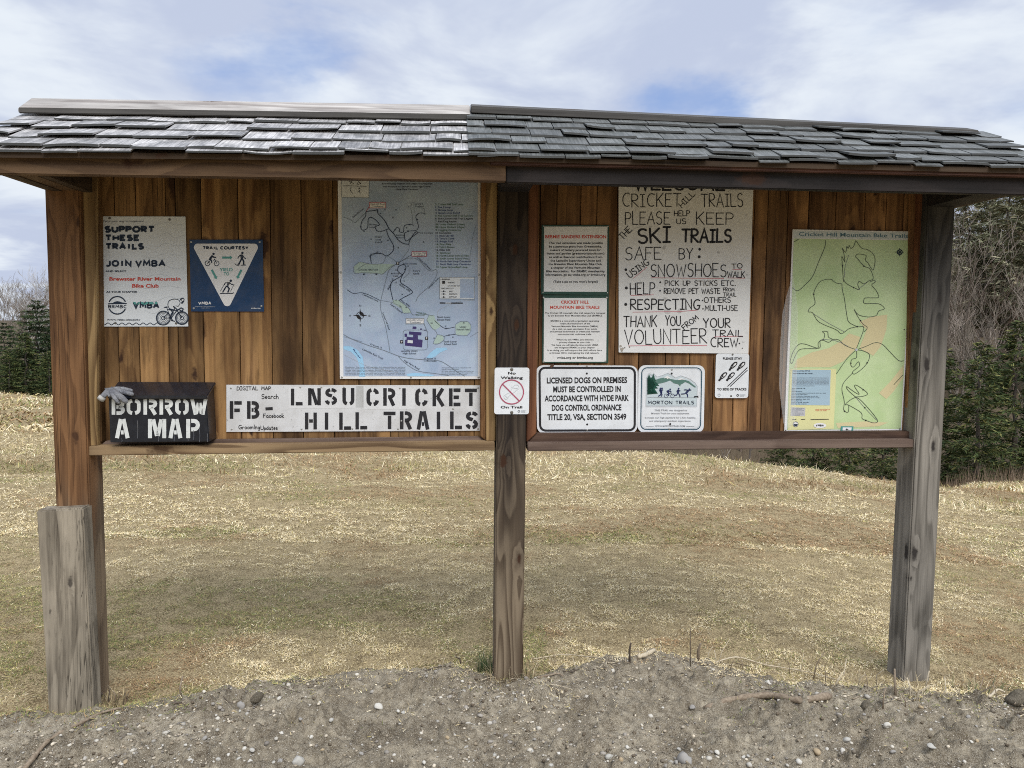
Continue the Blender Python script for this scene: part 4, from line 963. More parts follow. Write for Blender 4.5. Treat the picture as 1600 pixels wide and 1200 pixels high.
for i, tx in enumerate(leg): s.text('legend_text', lc[i], tx, 1046+i*0.4, 312+i*27.4, 1046+lw[i], 17, 0.016, 3)
TR = lambda pts, w=8, m_=None: s.line('trail_lines', m_ or MLINE, pts, w*0.78, 3, False, True)
low = lambda pts: [(x, y+Y2) for x, y in pts]
s.poly('map_fields', MGREEN, low([(635, 235), (700, 240), (790, 320), (815, 360), (740, 362), (725, 325), (640, 270)]), 2)
s.poly('map_fields', MGREEN, low([(985, 380), (1035, 385), (1050, 430), (1095, 470), (1090, 500), (1045, 525), (1020, 520), (965, 430)]), 2)
s.poly('map_fields', MGREEN, low([(1065, 570), (1120, 580), (1130, 620), (1080, 655), (1030, 660), (1050, 600)]), 2)
s.poly('map_fields', MGREEN, low([(1240, 480), (1290, 448), (1360, 448), (1388, 480), (1385, 540), (1345, 580), (1245, 570)]), 2)
s.poly('map_fields', MGREEN, [(265, 900), (320, 858), (430, 876), (560, 875), (655, 880), (600, 930), (545, 970), (450, 970), (270, 960)], 2)
s.poly('map_water', MWATER, low([(165, 680), (235, 685), (300, 720), (350, 790), (362, 880), (375, 975), (315, 975), (320, 880), (290, 790), (235, 735), (165, 712)]), 2)
s.poly('map_water', MWATER, low([(960, 795), (1000, 745), (1060, 700), (1150, 695), (1165, 712), (1090, 745), (1050, 780), (1005, 800)]), 2)
s.poly('map_water', MWATER, low([(770, 950), (850, 940), (960, 950), (1040, 962), (1010, 972), (780, 972)]), 2)
TR([(380, 375), (400, 370), (470, 362), (490, 355), (495, 390), (530, 425), (570, 475), (600, 535), (650, 590), (690, 645), (740, 680), (795, 688)], 10)
TR([(380, 378), (375, 420), (345, 460), (330, 520), (350, 552), (395, 530), (402, 450), (425, 430), (470, 450), (510, 500), (470, 520), (490, 560), (540, 560), (580, 545), (600, 540)], 9)
TR([(578, 555), (600, 620), (645, 700), (640, 750), (600, 790), (570, 798), (540, 780), (500, 775), (430, 785), (425, 820), (432, 872)], 9)
TR([(635, 580), (655, 555), (680, 525), (705, 545), (700, 565), (740, 570), (750, 510), (800, 498), (840, 505)], 8); TR([(750, 580), (800, 560), (860, 555), (885, 520), (870, 460), (860, 420), (890, 390), (940, 388)], 8); TR([(750, 580), (755, 640), (775, 655), (820, 620), (880, 575), (850, 575), (800, 655), (795, 688)], 9)
TR([(830, 495), (825, 420), (812, 330), (825, 285), (840, 300), (845, 390)], 4, MROAD); TR([(940, 388), (940, 345), (880, 335)], 4, MROAD); TR([(795, 690), (790, 740), (740, 810), (690, 870)], 4, MROAD)
TR([(685, 870), (640, 900), (600, 940), (560, 1080), (520, 1250), (530, 1350), (570, 1480), (612, 1720)], 6, MROAD); TR([(690, 868), (760, 830), (840, 820), (900, 850), (960, 920), (1010, 945), (1055, 930), (1060, 985), (1000, 1080), (890, 1180), (860, 1240)], 6, MROAD); TR([(690, 868), (830, 780)], 5)
TR([(580, 798), (640, 830), (685, 870)], 5, MROAD); TR([(265, 900), (320, 858), (430, 878), (540, 870), (570, 800)], 5, MROAD); TR([(265, 900), (270, 965), (360, 960), (480, 968), (545, 972), (600, 915), (670, 880)], 6, MROAD); TR([(290, 935), (370, 880), (420, 875)], 5, MROAD)
TR([(695, 900), (740, 882), (765, 910), (735, 975), (690, 950), (688, 915), (700, 895)], 9); TR([(735, 975), (700, 1005), (640, 1040), (615, 1090), (625, 1160), (640, 1225)], 9); TR([(735, 975), (712, 1050), (780, 1100), (828, 1145), (800, 1170), (740, 1200), (695, 1230)], 9); TR([(795, 920), (790, 970), (740, 1015)], 4, MROAD)
TR(low([(200, 140), (260, 175), (340, 168), (420, 195), (510, 240)]), 6); TR(low([(510, 240), (640, 262)]), 4, MROAD)
TR(low([(640, 240), (660, 275), (720, 300), (735, 360), (810, 362)]), 5, MROAD); TR(low([(700, 245), (790, 315), (830, 380), (900, 370), (985, 382), (1030, 390)]), 6, MROAD)
TR(low([(965, 430), (985, 385)]), 5, MROAD); TR(low([(965, 430), (1010, 500), (1045, 530), (1065, 570), (1050, 605), (1028, 655), (1080, 658), (1130, 620), (1125, 585), (1065, 570)]), 6, MROAD); TR(low([(1040, 435), (1095, 485), (1150, 512), (1235, 498)]), 6); TR(low([(1130, 588), (1180, 575), (1240, 568)]), 6)
TR(low([(1240, 500), (1245, 470), (1290, 445), (1360, 447), (1390, 490), (1375, 560), (1330, 582), (1242, 568), (1240, 500)]), 4, MROAD)
TR(low([(165, 570), (260, 620), (420, 680), (560, 725), (690, 775), (800, 800), (950, 812), (1080, 822), (1160, 860), (1260, 930), (1330, 970)]), 7, MROAD); TR(low([(345, 640), (165, 590)]), 3, MROAD); TR(low([(165, 760), (300, 830), (420, 880), (700, 940)]), 3, LGREY)
TR(low([(690, 778), (740, 830), (820, 890), (900, 925), (1050, 945), (1180, 965)]), 6, MROAD)
TR([(155, 425), (230, 450), (275, 480), (320, 440), (380, 380)], 5, MROAD); TR([(380, 375), (415, 320)], 6, DKRED); TR([(1440, 500), (1410, 600), (1395, 720), (1370, 860)], 3, MROAD); TR(low([(1090, 440), (1070, 350), (1150, 300), (1280, 250), (1430, 240)]), 3, LGREY); TR(low([(1385, 590), (1460, 545)]), 3, MROAD)
for x, y, x1, y1, wd in ((413, 285, 570, 338, DKRED), (822, 757, 963, 803, DKRED), (765, 415+Y2, 938, 466+Y2, MROAD)):
    s.poly('trailhead_boxes', WHITE, [(x, y), (x1, y), (x1, y1), (x, y1)], 4); s.line('trailhead_boxes', wd, [(x, y), (x1, y), (x1, y1), (x, y1)], 5, 5, True)
for x, y, x1, y1, tx in ((425, 308, 560, 15, 'Davis Hill Road'), (440, 330, 545, 14, 'Trailhead'), (832, 778, 955, 14, 'Cricket Hill'), (842, 797, 945, 13, 'Trailhead'), (775, 436+Y2, 928, 15, 'Lamoille Union'), (800, 459+Y2, 905, 14, 'Trailhead')): s.text('place_names', MROAD, tx, x, y, x1, y1, 0.01, 6)
PN = lambda tx, x0, y0, x1, cap=16, y1=None, m_=None: s.text('place_names', m_ or MLINE, tx, x0, y0, x1, cap, 0.006, 4, y1)
PN('Shrimp', 412, 505, 482); PN('Loop', 415, 530, 465); PN('Stream', 465, 623, 535); PN('Loop', 475, 650, 525); PN('Cutoff', 467, 676, 536); PN('Zoe 3 Loop', 412, 815, 500, 17, 765); PN('Cricket Hill Field', 310, 940, 492, 17); PN("Lisse's", 850, 305, 930, 14); PN('Outback', 852, 330, 940, 14); PN('Five Corners', 888, 585, 1025, 15); PN('Red Dog', 672, 606, 748, 14); PN('Return', 676, 630, 745, 14); PN('Road Crossing', 740, 880, 868, 14); PN("Tony's", 832, 950, 898, 16); PN('Climb', 834, 978, 892, 16); PN('Back Up', 622, 975, 700, 14); PN('Hill', 645, 1000, 685, 14); PN('Cricket Hill Road', 870, 815, 1000, 16, 935); PN('Davis Hill Road', 258, 435, 360, 16, 350)
PN('Bridge Trail', 600, 1125, 645, 17, 1020); PN('Killer Hill', 700, 1080, 800, 17, 1145); PN('Pine Alley', 715, 1235, 800, 17, 1290); PN("Tyler's Return", 610, 1265, 725, 17, 1352); PN('Cottonpatch Lane', 345, 1172, 495, 16, 1240); PN('Cricket Hill Road', 537, 1345, 600, 14, 1510); PN('Livingston Road', 985, 1115, 1080, 15, 1018); PN('North Lower', 1065, 1395, 1195, 17); PN('School Field', 1065, 1420, 1190, 17); PN('Upper', 1282, 1488, 1345, 16); PN('School Field', 1252, 1514, 1375, 16); PN('South Lower', 1128, 1630, 1255, 17); PN('School Field', 1130, 1655, 1252, 17); PN('Lamoille Union', 718, 1720, 875, 17); PN('High School', 735, 1744, 862, 17); PN('VT Route 15', 415, 1652, 530, 15, 1690); PN('Lamoille Rail Trail', 345, 1700, 540, 17, 1795); PN('High Farm Road', 745, 1810, 890, 17, 1895); PN('VT Route 15', 935, 1792, 1055, 15); PN('to Morrisville', 935, 1812, 1058, 13, 1818); PN('Union Ski Trails', 860, 1345, 960, 14, 1362, MGTXT); PN('Gateway', 860, 1372, 945, 14, None, MGTXT); PN('River', 255, 1700, 325, 13, 1790, MBTXT)
for x, y, n in ((560, 355, '3'), (520, 390, '6'), (670, 355, '5'), (640, 430, '5'), (360, 565, '3'), (690, 720, '2'), (590, 650, '4'), (790, 328, '8A'), (945, 395, '8B'), (935, 665, '6'), (770, 530, '9'), (785, 897, '12'), (670, 935, '11'), (745, 1040, '16'), (670, 1055, '13'), (728, 1170, '14'), (670, 1225, '17'), (768, 1295, '14'), (708, 1288, '15'), (1145, 1475, '20'), (1215, 1580, '21'), (1320, 1442, '22'), (1012, 1445, '18'), (1035, 1590, '19'), (480, 975, '1'), (360, 975, '1'), (430, 640, '2')): s.text('place_names', MLINE, n, x-8, y+6, x+8, 13, 0.012, 4)
for x, y in ((330, 520), (572, 478), (645, 712), (515, 776), (800, 498), (785, 560), (876, 450), (660, 548), (755, 930), (612, 1100), (712, 1040), (1180, 1560), (1150, 1496)): s.disc('trail_lines', MLINE, x, y, 7, 4, 10)
s.poly('school_plan', MPURP, low([(795, 540), (915, 550), (912, 578), (880, 576), (880, 616), (925, 622), (920, 694), (755, 676), (758, 620), (770, 620), (772, 592), (832, 598), (836, 572), (795, 570)]), 3)
s.poly('school_plan', PAPER, low([(782, 622), (832, 628), (830, 655), (780, 650)]), 4)
for q in ([(752, 562), (775, 562), (775, 592), (752, 592)], [(830, 493), (866, 495), (866, 517), (828, 515)], [(902, 512), (918, 512), (918, 524), (902, 524)], [(942, 524), (953, 524), (953, 534), (942, 534)]): s.poly('school_plan', MPURP, low(q), 3)
s.line('school_plan', MROAD, low(rrect(738, 526, 972, 718, 30)), 4, 3, True); s.line('school_plan', MROAD, low([(935, 455), (972, 550)]), 6, 3)
for x, y in ((723, 640+Y2), (964, 606+Y2), (686, 870)):
    s.poly('parking_marks', INK, [(x-14, y-15), (x+14, y-15), (x+14, y+15), (x-14, y+15)], 4); s.text('parking_marks', WHITE, 'P', x-6, y+9, x+7, 18, 0.05, 5)
for sx, sy in ((0, 1), (0, -1), (1, 0), (-1, 0)):
    s.poly('compass', INK, [(325+sx*70-sy*0, 387+Y2+sy*70), (325+sy*9+sx*14, 387+Y2+sx*9+sy*14), (325-sy*9+sx*14, 387+Y2-sx*9+sy*14)], 3)
s.ring('compass', INK, 325, 387+Y2, 34, 5, 3); s.poly('compass', INK, [(325, 387+Y2)]+[(x, y) for x, y in arc(325, 387+Y2, 32, 32, -90, 0, 6)], 3); s.poly('compass', INK, [(325, 387+Y2)]+[(x, y) for x, y in arc(325, 387+Y2, 32, 32, 90, 180, 6)], 3)
for tx, x, y in (('N', 324, 293), ('S', 326, 482), ('E', 415, 390), ('W', 228, 390)): s.text('compass', INK, tx, x-9, y+9+Y2, x+10, 19, 0.0, 3)
s.poly('legend_box', PAPER, low([(1088, 20), (1425, 20), (1425, 230), (1088, 226)]), 3); s.line('legend_box', MROAD, low([(1088, 20), (1425, 20), (1425, 230), (1088, 226)]), 4, 4, True); s.poly('legend_box', MAPB, low([(1287, 35), (1418, 36), (1418, 220), (1285, 217)]), 4)
for tx, x0, x1, y in (('LEGEND', 1100, 1188, 45), ('PARKING', 1170, 1232, 77), ('Lamoille Rail Trail', 1168, 1280, 107), ('TRAIL DIFFICULTY', 1102, 1225, 133), ('EASY', 1182, 1216, 161), ('MODERATE', 1182, 1258, 187), ('DIFFICULT', 1182, 1256, 215)): s.text('legend_box', INK, tx, x0, y+Y2, x1, 12, 0.012, 5)
s.poly('legend_box', INK, low([(1114, 55), (1140, 55), (1140, 82), (1114, 82)]), 5)
for y in (155, 181, 210): s.disc('legend_box', INK, 1128, y+Y2, 8, 5); s.line('legend_box', MROAD, low([(1105, y), (1150, y)]), 3, 5)
s.line('scale_bar', INK, low([(1090, 267), (1144, 267)]), 11, 3); s.line('scale_bar', INK, low([(1200, 268), (1312, 268)]), 11, 3); s.line('scale_bar', LGREY, low([(1144, 267), (1200, 267)]), 9, 3)
lines6 = ['Disclaimer: The use of this map bears full responsibility for personal', 'safety and knowing the trails on which they travel. Trail conditions', 'change with weather and season. Ski and walk at your own risk and', 'within your ability. Please respect private landowners, stay on the', 'marked trails and carry out what you bring in. The makers of the map', 'are not liable for any loss, injury or damage from the use of this map.']
for i, tx in enumerate(lines6): s.text('fine_print', MROAD, tx, 182, 888+i*14.4+Y2, 758, 9.5, 0.014, 3)
for i, tx in enumerate(('Cartography produced in cooperation with', 'Lamoille Union High School', 'GPS data collected by students and trail crew', 'for ski and bicycle use on the town trails', 'Projection: State Plane, North American')): s.text('fine_print', MROAD, tx, 1108, 893+i*16.5+Y2, 1108+(285, 165, 310, 300, 240)[i], 9.5, 0.012, 3)
for x, y in ((138, 958), (1465, 980), (150, 1966), (1462, 1966), (812, 1968)): s.screw(x, y, 1.7, ZINC)
s.done()

# ---- digital map banner with stencilled letters
s = Sign('stencil_sign', 'long scuffed metal sheet with black stencilled trail name letters', 'sign', [(50, 77), (1490, 80), (1490, 338), (50, 345)], -0.003, ALU2, 0.002, tf=(340, 580, 3.636))
for tx, xs, y0, y1 in (('LNSU', (415, 513, 610, 708), 97, 194), ('CRICKET', (845, 940, 1028, 1122, 1220, 1314, 1405), 97, 197), ('HILL', (495, 588, 690, 782), 234, 332), ('TRAILS', (943, 1035, 1132, 1224, 1320, 1410), 228, 330)):
    for ch, x in zip(tx, xs): s.stencil('stencil_letters', INK, ch, x, y0+random.uniform(-2, 2), x+(68 if ch not in 'I' else 64), y1+random.uniform(-2, 2), 0.25)
s.stencil('stencil_letters', INK, 'F', 68, 170, 137, 270, 0.25); s.stencil('stencil_letters', INK, 'B', 166, 170, 236, 270, 0.25); s.line('stencil_letters', INK, [(272, 214), (313, 212)], 17)
for tx, x0, x1, y, c in (('DIGITAL', 110, 228, 107, 20), ('MAP', 250, 302, 106, 18), ('Search', 250, 345, 156, 24), ('Facebook', 260, 375, 263, 22), ('Grooming', 120, 240, 328, 22), ('Updates', 246, 340, 332, 22)): s.hand('handwriting', INK, tx, x0, y, x1, c, 3.6)
PATCH = flat('overlaid_metal_patch', (0.70, 0.71, 0.72), 0.45, 0.45, 0.12, 0.0, 9.0)
s.poly('patch_plate', PATCH, [(402, 88), (783, 90), (783, 209), (402, 213)], 1); s.poly('patch_plate', PATCH, [(830, 88), (1120, 88), (1120, 214), (830, 218)], 1); s.poly('patch_plate', flat('grey_overspray', (0.50, 0.51, 0.51), 0.5, 0.4, 0.2), [(788, 84), (828, 84), (828, 205), (788, 205)], 1)
for x, y in ((76, 97), (80, 330), (470, 92), (477, 329), (766, 327), (1035, 97), (1025, 328), (1044, 282), (1480, 95), (1479, 327), (590, 92), (718, 92), (1338, 214)): s.screw(x, y, 1.5, ZINC)
s.done()

# ---- two green bordered notices
s = Sign('extension_notice', 'upper of the two green bordered notices with red heading', 'sign', [(82, 58), (608, 60), (606, 605), (78, 600)], -0.002, GREEN, 0.004, tf=(830, 340, 5))
s.poly('white_panel', BOARD, [(101, 70), (596, 70), (590, 580), (98, 578)], 1)
T = lambda m_, tx, x0, y, x1, c, bo=0.026: s.text('lettering', m_, tx, x0, y, x1, c, bo)
T(RED, 'BERMIE SANDERS EXTENSION', 110, 161, 586, 25, 0.03)
for tx, x0, x1, y in (('This trail extension was made possible', 137, 560, 206), ('by a generous grant from Greenworks,', 140, 552, 234), ('makers of battery powered tools for', 148, 545, 261), ('home and garden (greenworkstools.com)', 122, 572, 288), ('as well as financial contributions from', 140, 556, 316), ('the Lamoille Supervisory Union and', 150, 545, 344), ('the Brewster River Mountain Bike Club,', 135, 556, 371), ('a chapter of the Vermont Mountain', 155, 538, 399), ('Bike Association.  For BRMBC membership', 118, 574, 427), ('information, go to: vmba.org or brmbc.org', 112, 580, 454), ("(Take a pic so you won't forget!)", 174, 520, 508)): T(INK, tx, x0, y, x1, 17)
for x, y in ((97, 66), (600, 68), (92, 585), (596, 588)): s.screw(x, y, 1.1, ZINC)
s.done()
s = Sign('network_notice', 'lower of the two green bordered notices with smaller text', 'sign', [(90, 607), (606, 607), (603, 1136), (86, 1136)], -0.003, GREEN, 0.004, tf=(830, 340, 5))
s.poly('white_panel', BOARD, [(101, 628), (592, 628), (586, 1126), (97, 1127)], 1)
T(RED, 'CRICKET HILL', 233, 671, 452, 24, 0.03); T(RED, 'MOUNTAIN BIKE TRAILS', 148, 712, 534, 24, 0.03)
for tx, x0, x1, y in (('The Cricket Hill mountain bike trail network is managed', 108, 577, 751), ('by the Brewster River Mountain Bike Club (BRMBC).', 130, 556, 772), ('BRMBC is a non-profit organization operating', 152, 530, 813), ('within the framework of the', 225, 460, 834), ('Vermont Mountain Bike Association (VMBA).', 157, 525, 855), ('As a club, we seek permission from public', 165, 515, 876), ('and private landowners to create and maintain', 147, 535, 896), ('non-motorized multi-use trails.', 208, 472, 917), ('When you join VMBA, you choose a', 197, 487, 959), ('primary chapter as your club.', 220, 462, 980), ('We hope you will take the time to join VMBA', 158, 525, 1001), ('and designate BRMBC as your chapter.', 183, 500, 1021), ("In so doing, you will support the club's efforts here", 127, 552, 1042), ('at Cricket Hill in maintaining the trail network.', 143, 532, 1063)): T(INK, tx, x0, y, x1, 12.5, 0.014)
T(INK, 'vmba.org or brmbc.org', 200, 1102, 483, 17)
for x, y in ((97, 626), (591, 626), (97, 1126), (580, 1122)): s.screw(x, y, 1.7, ZINC)
s.done()

# ---- hand lettered welcome board
s = Sign('welcome_notice', 'tall white hand lettered notice asking visitors to keep the ski trails safe', 'sign', [(72, -60), (976, -40), (940, 1168), (72, 1160)], -0.006, BOARD, 0.006, tf=(950, 280, 4.2857))
H = lambda tx, x0, y, x1, c, w=6.0, y1=None: s.hand('handwriting', INK, tx, x0, y, x1, c, w, 2, y1)
H('WELCOME', 180, 72, 780, 88, 13); H('CRICKET', 98, 184, 486, 86); H('HILL', 496, 192, 585, 38, 5, 104); H('TRAILS', 625, 184, 905, 86)
H('PLEASE', 116, 302, 412, 82); H('HELP', 444, 246, 548, 34, 5); H('US', 460, 300, 522, 34, 5); H('KEEP', 592, 302, 838, 80)
H('THE', 100, 408, 162, 42, 5.5, 344); H('SKI', 204, 428, 415, 96, 14, 422); H('TRAILS', 496, 420, 824, 84, 14)
H('SAFE', 116, 538, 356, 82); H('BY', 476, 534, 566, 72); s.disc('handwriting', INK, 614, 470, 9); s.disc('handwriting', INK, 611, 520, 10)
H('USING', 148, 662, 280, 42, 6, 568); H('SNOWSHOES', 286, 652, 792, 84, 6.5); H('TO', 830, 596, 900, 30, 5); H('WALK', 800, 658, 915, 38, 5.5)
H('HELP', 150, 770, 312, 76, 6.5); H('PiCK UP STiCKS ETC.', 382, 712, 855, 32, 5); H('REMOVE PET WASTE', 376, 766, 750, 34, 5); H('FROM', 772, 750, 846, 22, 4); H('TRAiL', 774, 784, 858, 24, 4)
H('RESPECTING', 152, 872, 615, 66, 8); H('OTHERS', 645, 826, 822, 34, 5); H('MULTi-USE', 650, 880, 868, 34, 5)
H('THANK', 106, 988, 326, 72, 7); H('YOU', 384, 980, 486, 62, 6.5); H('FROM', 512, 1008, 608, 34, 5.5, 936); H('YOUR', 640, 992, 818, 62, 7)
H('VOLUNTEER', 112, 1106, 662, 92, 6.5, 1096); H('TRAiL', 702, 1052, 902, 42, 6); H('CREW', 690, 1122, 870, 58, 6.5)
for x, y, r_ in ((120, 606, 9), (123, 728, 10), (119, 838, 10), (350, 690, 6), (349, 747, 6), (633, 812, 5), (636, 868, 5), (880, 1100, 5)): s.disc('handwriting', INK, x, y, r_)
for pts in ([(288, 660), (776, 665)], [(170, 664), (262, 588)], [(152, 778), (306, 774)], [(165, 890), (480, 886), (600, 876)], [(834, 603), (895, 606)], [(800, 661), (918, 663)], [(135, 1116), (440, 1112), (664, 1114)], [(712, 1056), (900, 1050)]): s.line('underlines', PINK, pts, 3.2, 2)
SMU = flat('grey_tape_residue', (0.60, 0.60, 0.60), 0.7, 0.2, 0.25, 0.0, 40.0); DIRT = flat('mud_splash', (0.40, 0.37, 0.33), 0.8, 0.2, 0.25, 0.0, 40.0)
qs = random.Random(4)
for x, y, r_, m_ in ((376, 458, 16, SMU), (285, 320, 10, SMU), (395, 885, 26, SMU), (478, 885, 20, SMU), (383, 800, 14, SMU), (740, 490, 12, SMU), (92, 1140, 17, DIRT), (84, 1118, 9, DIRT), (905, 1090, 9, SMU), (690, 425, 12, SMU), (930, 640, 8, SMU), (925, 240, 8, SMU), (868, 150, 7, SMU)):
    s.poly('smudges', m_, [(x+r_*qs.uniform(0.5, 1.2)*math.cos(a*0.628), y+r_*qs.uniform(0.5, 1.2)*math.sin(a*0.628)) for a in range(10)], 1)
s.line('smudges', SMU, [(80, 402), (180, 330), (240, 312)], 3, 1); s.line('smudges', SMU, [(800, 88), (850, 50)], 5, 1)
for x, y in ((112, 1128), (145, 1124), (900, 1132)): s.disc('nail_heads', DARKZ, x, y, 4)
s.done()

# ---- metal traffic style signs
s = Sign('dog_sign', 'wide white metal sign with a black border about licensed dogs', 'sign', [(295, 117), (901, 119), (900, 520), (302, 524)], -0.008, ALU, 0.003, (0.07, 0.105), tf=(760, 540, 3.81))
s.line('border', INK, rquad([s_ for s_ in [(316, 132), (884, 133), (883, 504), (320, 506)]], 0.06, 0.09), 13, 1, True)
for tx, x0, x1, y in (('LICENSED DOGS ON PREMISES', 360, 838, 224), ('MUST BE CONTROLLED IN', 398, 800, 277), ('ACCORDANCE WITH HYDE PARK', 347, 848, 331), ('DOG CONTROL ORDINANCE', 390, 804, 387), ('TITLE 20, VSA, SECTION 3549', 363, 833, 442)): s.text('lettering', INK, tx, x0, y, x1, 35, 0.034, 2, y-3)
for x, y in ((598, 166), (600, 469)): s.disc('bolt_holes', INK, x, y, 6)
for x, y in ((598, 123), (600, 502)): s.screw(x, y, 1.6, ZINC)
s.poly('rust_mark', flat('rust', (0.10, 0.055, 0.035), 0.8, 0.2, 0.2), [(384, 112), (405, 108), (402, 122), (388, 132), (375, 128)], 2)
s.done()
s = Sign('morton_sign', 'square white metal sign with a mountain and runners emblem', 'sign', [(30, 58), (1112, 60), (1090, 1160), (12, 1155)], -0.0075, ALU, 0.003, (0.10, 0.10), tf=(995, 565, 10.43))
s.line('border', flat('deep_blue_paint', (0.02, 0.075, 0.115), 0.5, 0.3, 0.05), rquad([(82, 100), (1060, 102), (1038, 1108), (62, 1104)], 0.09, 0.09), 16, 1, True); s.line('border', LGREY, rquad([(98, 118), (1042, 120), (1020, 1088), (80, 1084)], 0.08, 0.08), 5, 1, True)
EMB = flat('emblem_ground', (0.55, 0.63, 0.66), 0.5, 0.3, 0.04); MG2 = flat('mountain_green', (0.10, 0.20, 0.17), 0.5, 0.3, 0.04); PINE = flat('pine_green', (0.010, 0.075, 0.05), 0.5, 0.3, 0.04); RNAV = flat('runner_navy', (0.016, 0.024, 0.10), 0.5, 0.3, 0.04)
s.poly('emblem', EMB, [(160, 270), (200, 210), (270, 200), (330, 270), (400, 240), (500, 195), (560, 230), (630, 275), (710, 240), (800, 270), (870, 300), (940, 350), (985, 410), (972, 720), (152, 720)], 1)
s.line('emblem', LGREY, [(150, 735), (160, 262), (200, 190), (250, 230), (275, 190), (330, 250), (400, 230), (505, 188), (560, 215), (630, 262), (715, 228), (800, 255), (870, 285), (950, 345), (988, 405), (975, 735)], 9, 2, True)
s.poly('emblem', MG2, [(300, 300), (370, 275), (440, 262), (500, 268), (560, 285), (640, 300), (700, 295), (790, 300), (850, 318), (900, 360), (970, 415), (940, 420), (860, 360), (790, 330), (760, 352), (720, 370), (705, 405), (680, 370), (600, 350), (545, 305), (480, 330), (400, 352), (340, 362)], 3)
s.poly('emblem', WHITE, [(440, 275), (470, 245), (505, 228), (535, 255), (555, 285), (520, 270), (500, 285), (480, 265)], 4); s.poly('emblem', WHITE, [(665, 300), (700, 272), (730, 270), (800, 298), (740, 290), (700, 300)], 4)
for k, (cx, y0) in enumerate(((200, 205), (268, 195))):
    s.poly('emblem', PINE, [(cx, y0), (cx+25, y0+60), (cx+15, y0+60), (cx+50, y0+120), (cx+32, y0+120), (cx+70+k*30, y0+200), (cx+40, y0+200), (cx+80, y0+240), (cx+20, y0+245), (cx+70, y0+320), (cx-28, y0+330), (cx-28, y0+60), (cx-18, y0+60)], 4)
s.poly('emblem', PINE, [(172, 260), (240, 260), (300, 380), (260, 440), (300, 500), (350, 520), (172, 530)], 4)
s.line('emblem', GREYI, [(165, 590), (260, 578), (400, 585), (960, 588)], 4, 3)
def runner(h, tor, limbs, w=16):
    s.disc('emblem', RNAV, h[0], h[1], 14, 4); s.line('emblem', RNAV, tor, 34, 4)
    for l in limbs: s.line('emblem', RNAV, l, w, 4)
runner((412, 436), [(400, 455), (398, 515)], [[(400, 505), (385, 545), (350, 565)], [(400, 510), (412, 540), (400, 570)], [(405, 465), (430, 460)]]); s.poly('emblem', RNAV, [(375, 425), (395, 425), (392, 485), (365, 482)], 4)
runner((545, 452), [(490, 492), (530, 472)], [[(500, 490), (525, 515), (520, 555)], [(535, 475), (565, 500)]], 18); s.ring('emblem', RNAV, 478, 556, 30, 6, 4); s.ring('emblem', RNAV, 582, 556, 30, 6, 4); s.line('emblem', RNAV, [(478, 556), (515, 520), (560, 515), (582, 556)], 6, 4)
runner((683, 440), [(675, 458), (672, 508)], [[(672, 508), (650, 545), (610, 548)], [(675, 508), (700, 545), (705, 578)], [(678, 470), (712, 478)], [(672, 468), (650, 490)]])
runner((858, 450), [(845, 465), (805, 510)], [[(808, 508), (775, 525), (722, 528)], [(805, 510), (828, 540), (830, 580)], [(845, 468), (888, 462)], [(840, 468), (800, 458), (770, 462)]])
s.poly('emblem', INK, [(930, 578), (940, 560), (985, 562), (1000, 550), (1003, 575), (1005, 592), (985, 578), (950, 578), (935, 590)], 4)
s.block('lettering', NAVY, 'MORTON', 180, 697, 580, 60, 0.17, 3, 0.26); s.block('lettering', NAVY, 'TRAiLS', 630, 697, 935, 60, 0.17, 3, 0.26); s.line('emblem', LGREY, [(150, 718), (965, 718)], 5, 3)
for tx, x0, x1, y in (('THIS TRAIL was designed by', 290, 822, 805), ('Morton Trails for your enjoyment.', 238, 860, 855), ('It meets our high standard for a fun, healthy,', 135, 965, 925), ('and safe/sporty outdoor experience.', 205, 885, 978), ('WWW.MORTONTRAILS.COM', 300, 785, 1062)): s.text('lettering', GREYI, tx, x0, y, x1, 26, 0.008, 3)
s.line('emblem', GREYI, [(145, 1058), (285, 1052)], 5, 3); s.line('emblem', GREYI, [(805, 1056), (940, 1054)], 5, 3)
for x, y, r_ in ((570, 193, 15), (545, 1018, 16)): s.disc('bolt_holes', INK, x, y, r_, 5)
for x, y in ((570, 132), (528, 1098)): s.screw(x, y, 1.6, ZINC)
s.done()
s = Sign('track_sign', 'small white sign of snowshoe prints and parallel ski tracks', 'sign', [(125, 104), (858, 104), (832, 1086), (97, 1086)], -0.009, ALU, 0.002, (0.085, 0.065), tf=(1110, 545, 14.11))
s.text('lettering', INK, 'PLEASE STAY', 278, 238, 706, 52, 0.028); s.text('lettering', INK, 'TO SIDE OF TRACKS', 150, 915, 796, 52, 0.028)
for dx_, dy_ in ((0, 0), (175, 0), (-228, 230), (-58, 230)):
    s.poly('prints', INK, [(x+dx_, y+dy_) for x, y in [(402, 475), (410, 440), (432, 425), (445, 380), (480, 330), (530, 290), (580, 285), (600, 310), (585, 350), (545, 395), (500, 430), (460, 450), (440, 485)]], 2)
    s.poly('prints', WHITE, [(x+dx_, y+dy_) for x, y in [(520, 335), (555, 310), (575, 325), (560, 355), (530, 380), (505, 370)]], 3); s.line('prints', WHITE, [(x+dx_, y+dy_) for x, y in [(470, 385), (490, 405), (510, 395)]], 9, 3); s.line('prints', WHITE, [(x+dx_, y+dy_) for x, y in [(505, 385), (540, 345)]], 7, 3)
s.line('ski_tracks', INK, [(378, 830), (818, 412)], 17); s.line('ski_tracks', INK, [(436, 830), (818, 468)], 17)
s.ring('emblem', GREYI, 192, 1020, 26, 7); s.ring('emblem', INK, 602, 1026, 20, 14)
for i in range(3): s.line('emblem', LGREY, [(645, 1008+i*20), (770-i*14, 1008+i*20)], 8)
for x, y in ((488, 128), (456, 1040)): s.screw(x, y, 1.7, DARKZ)
s.done()
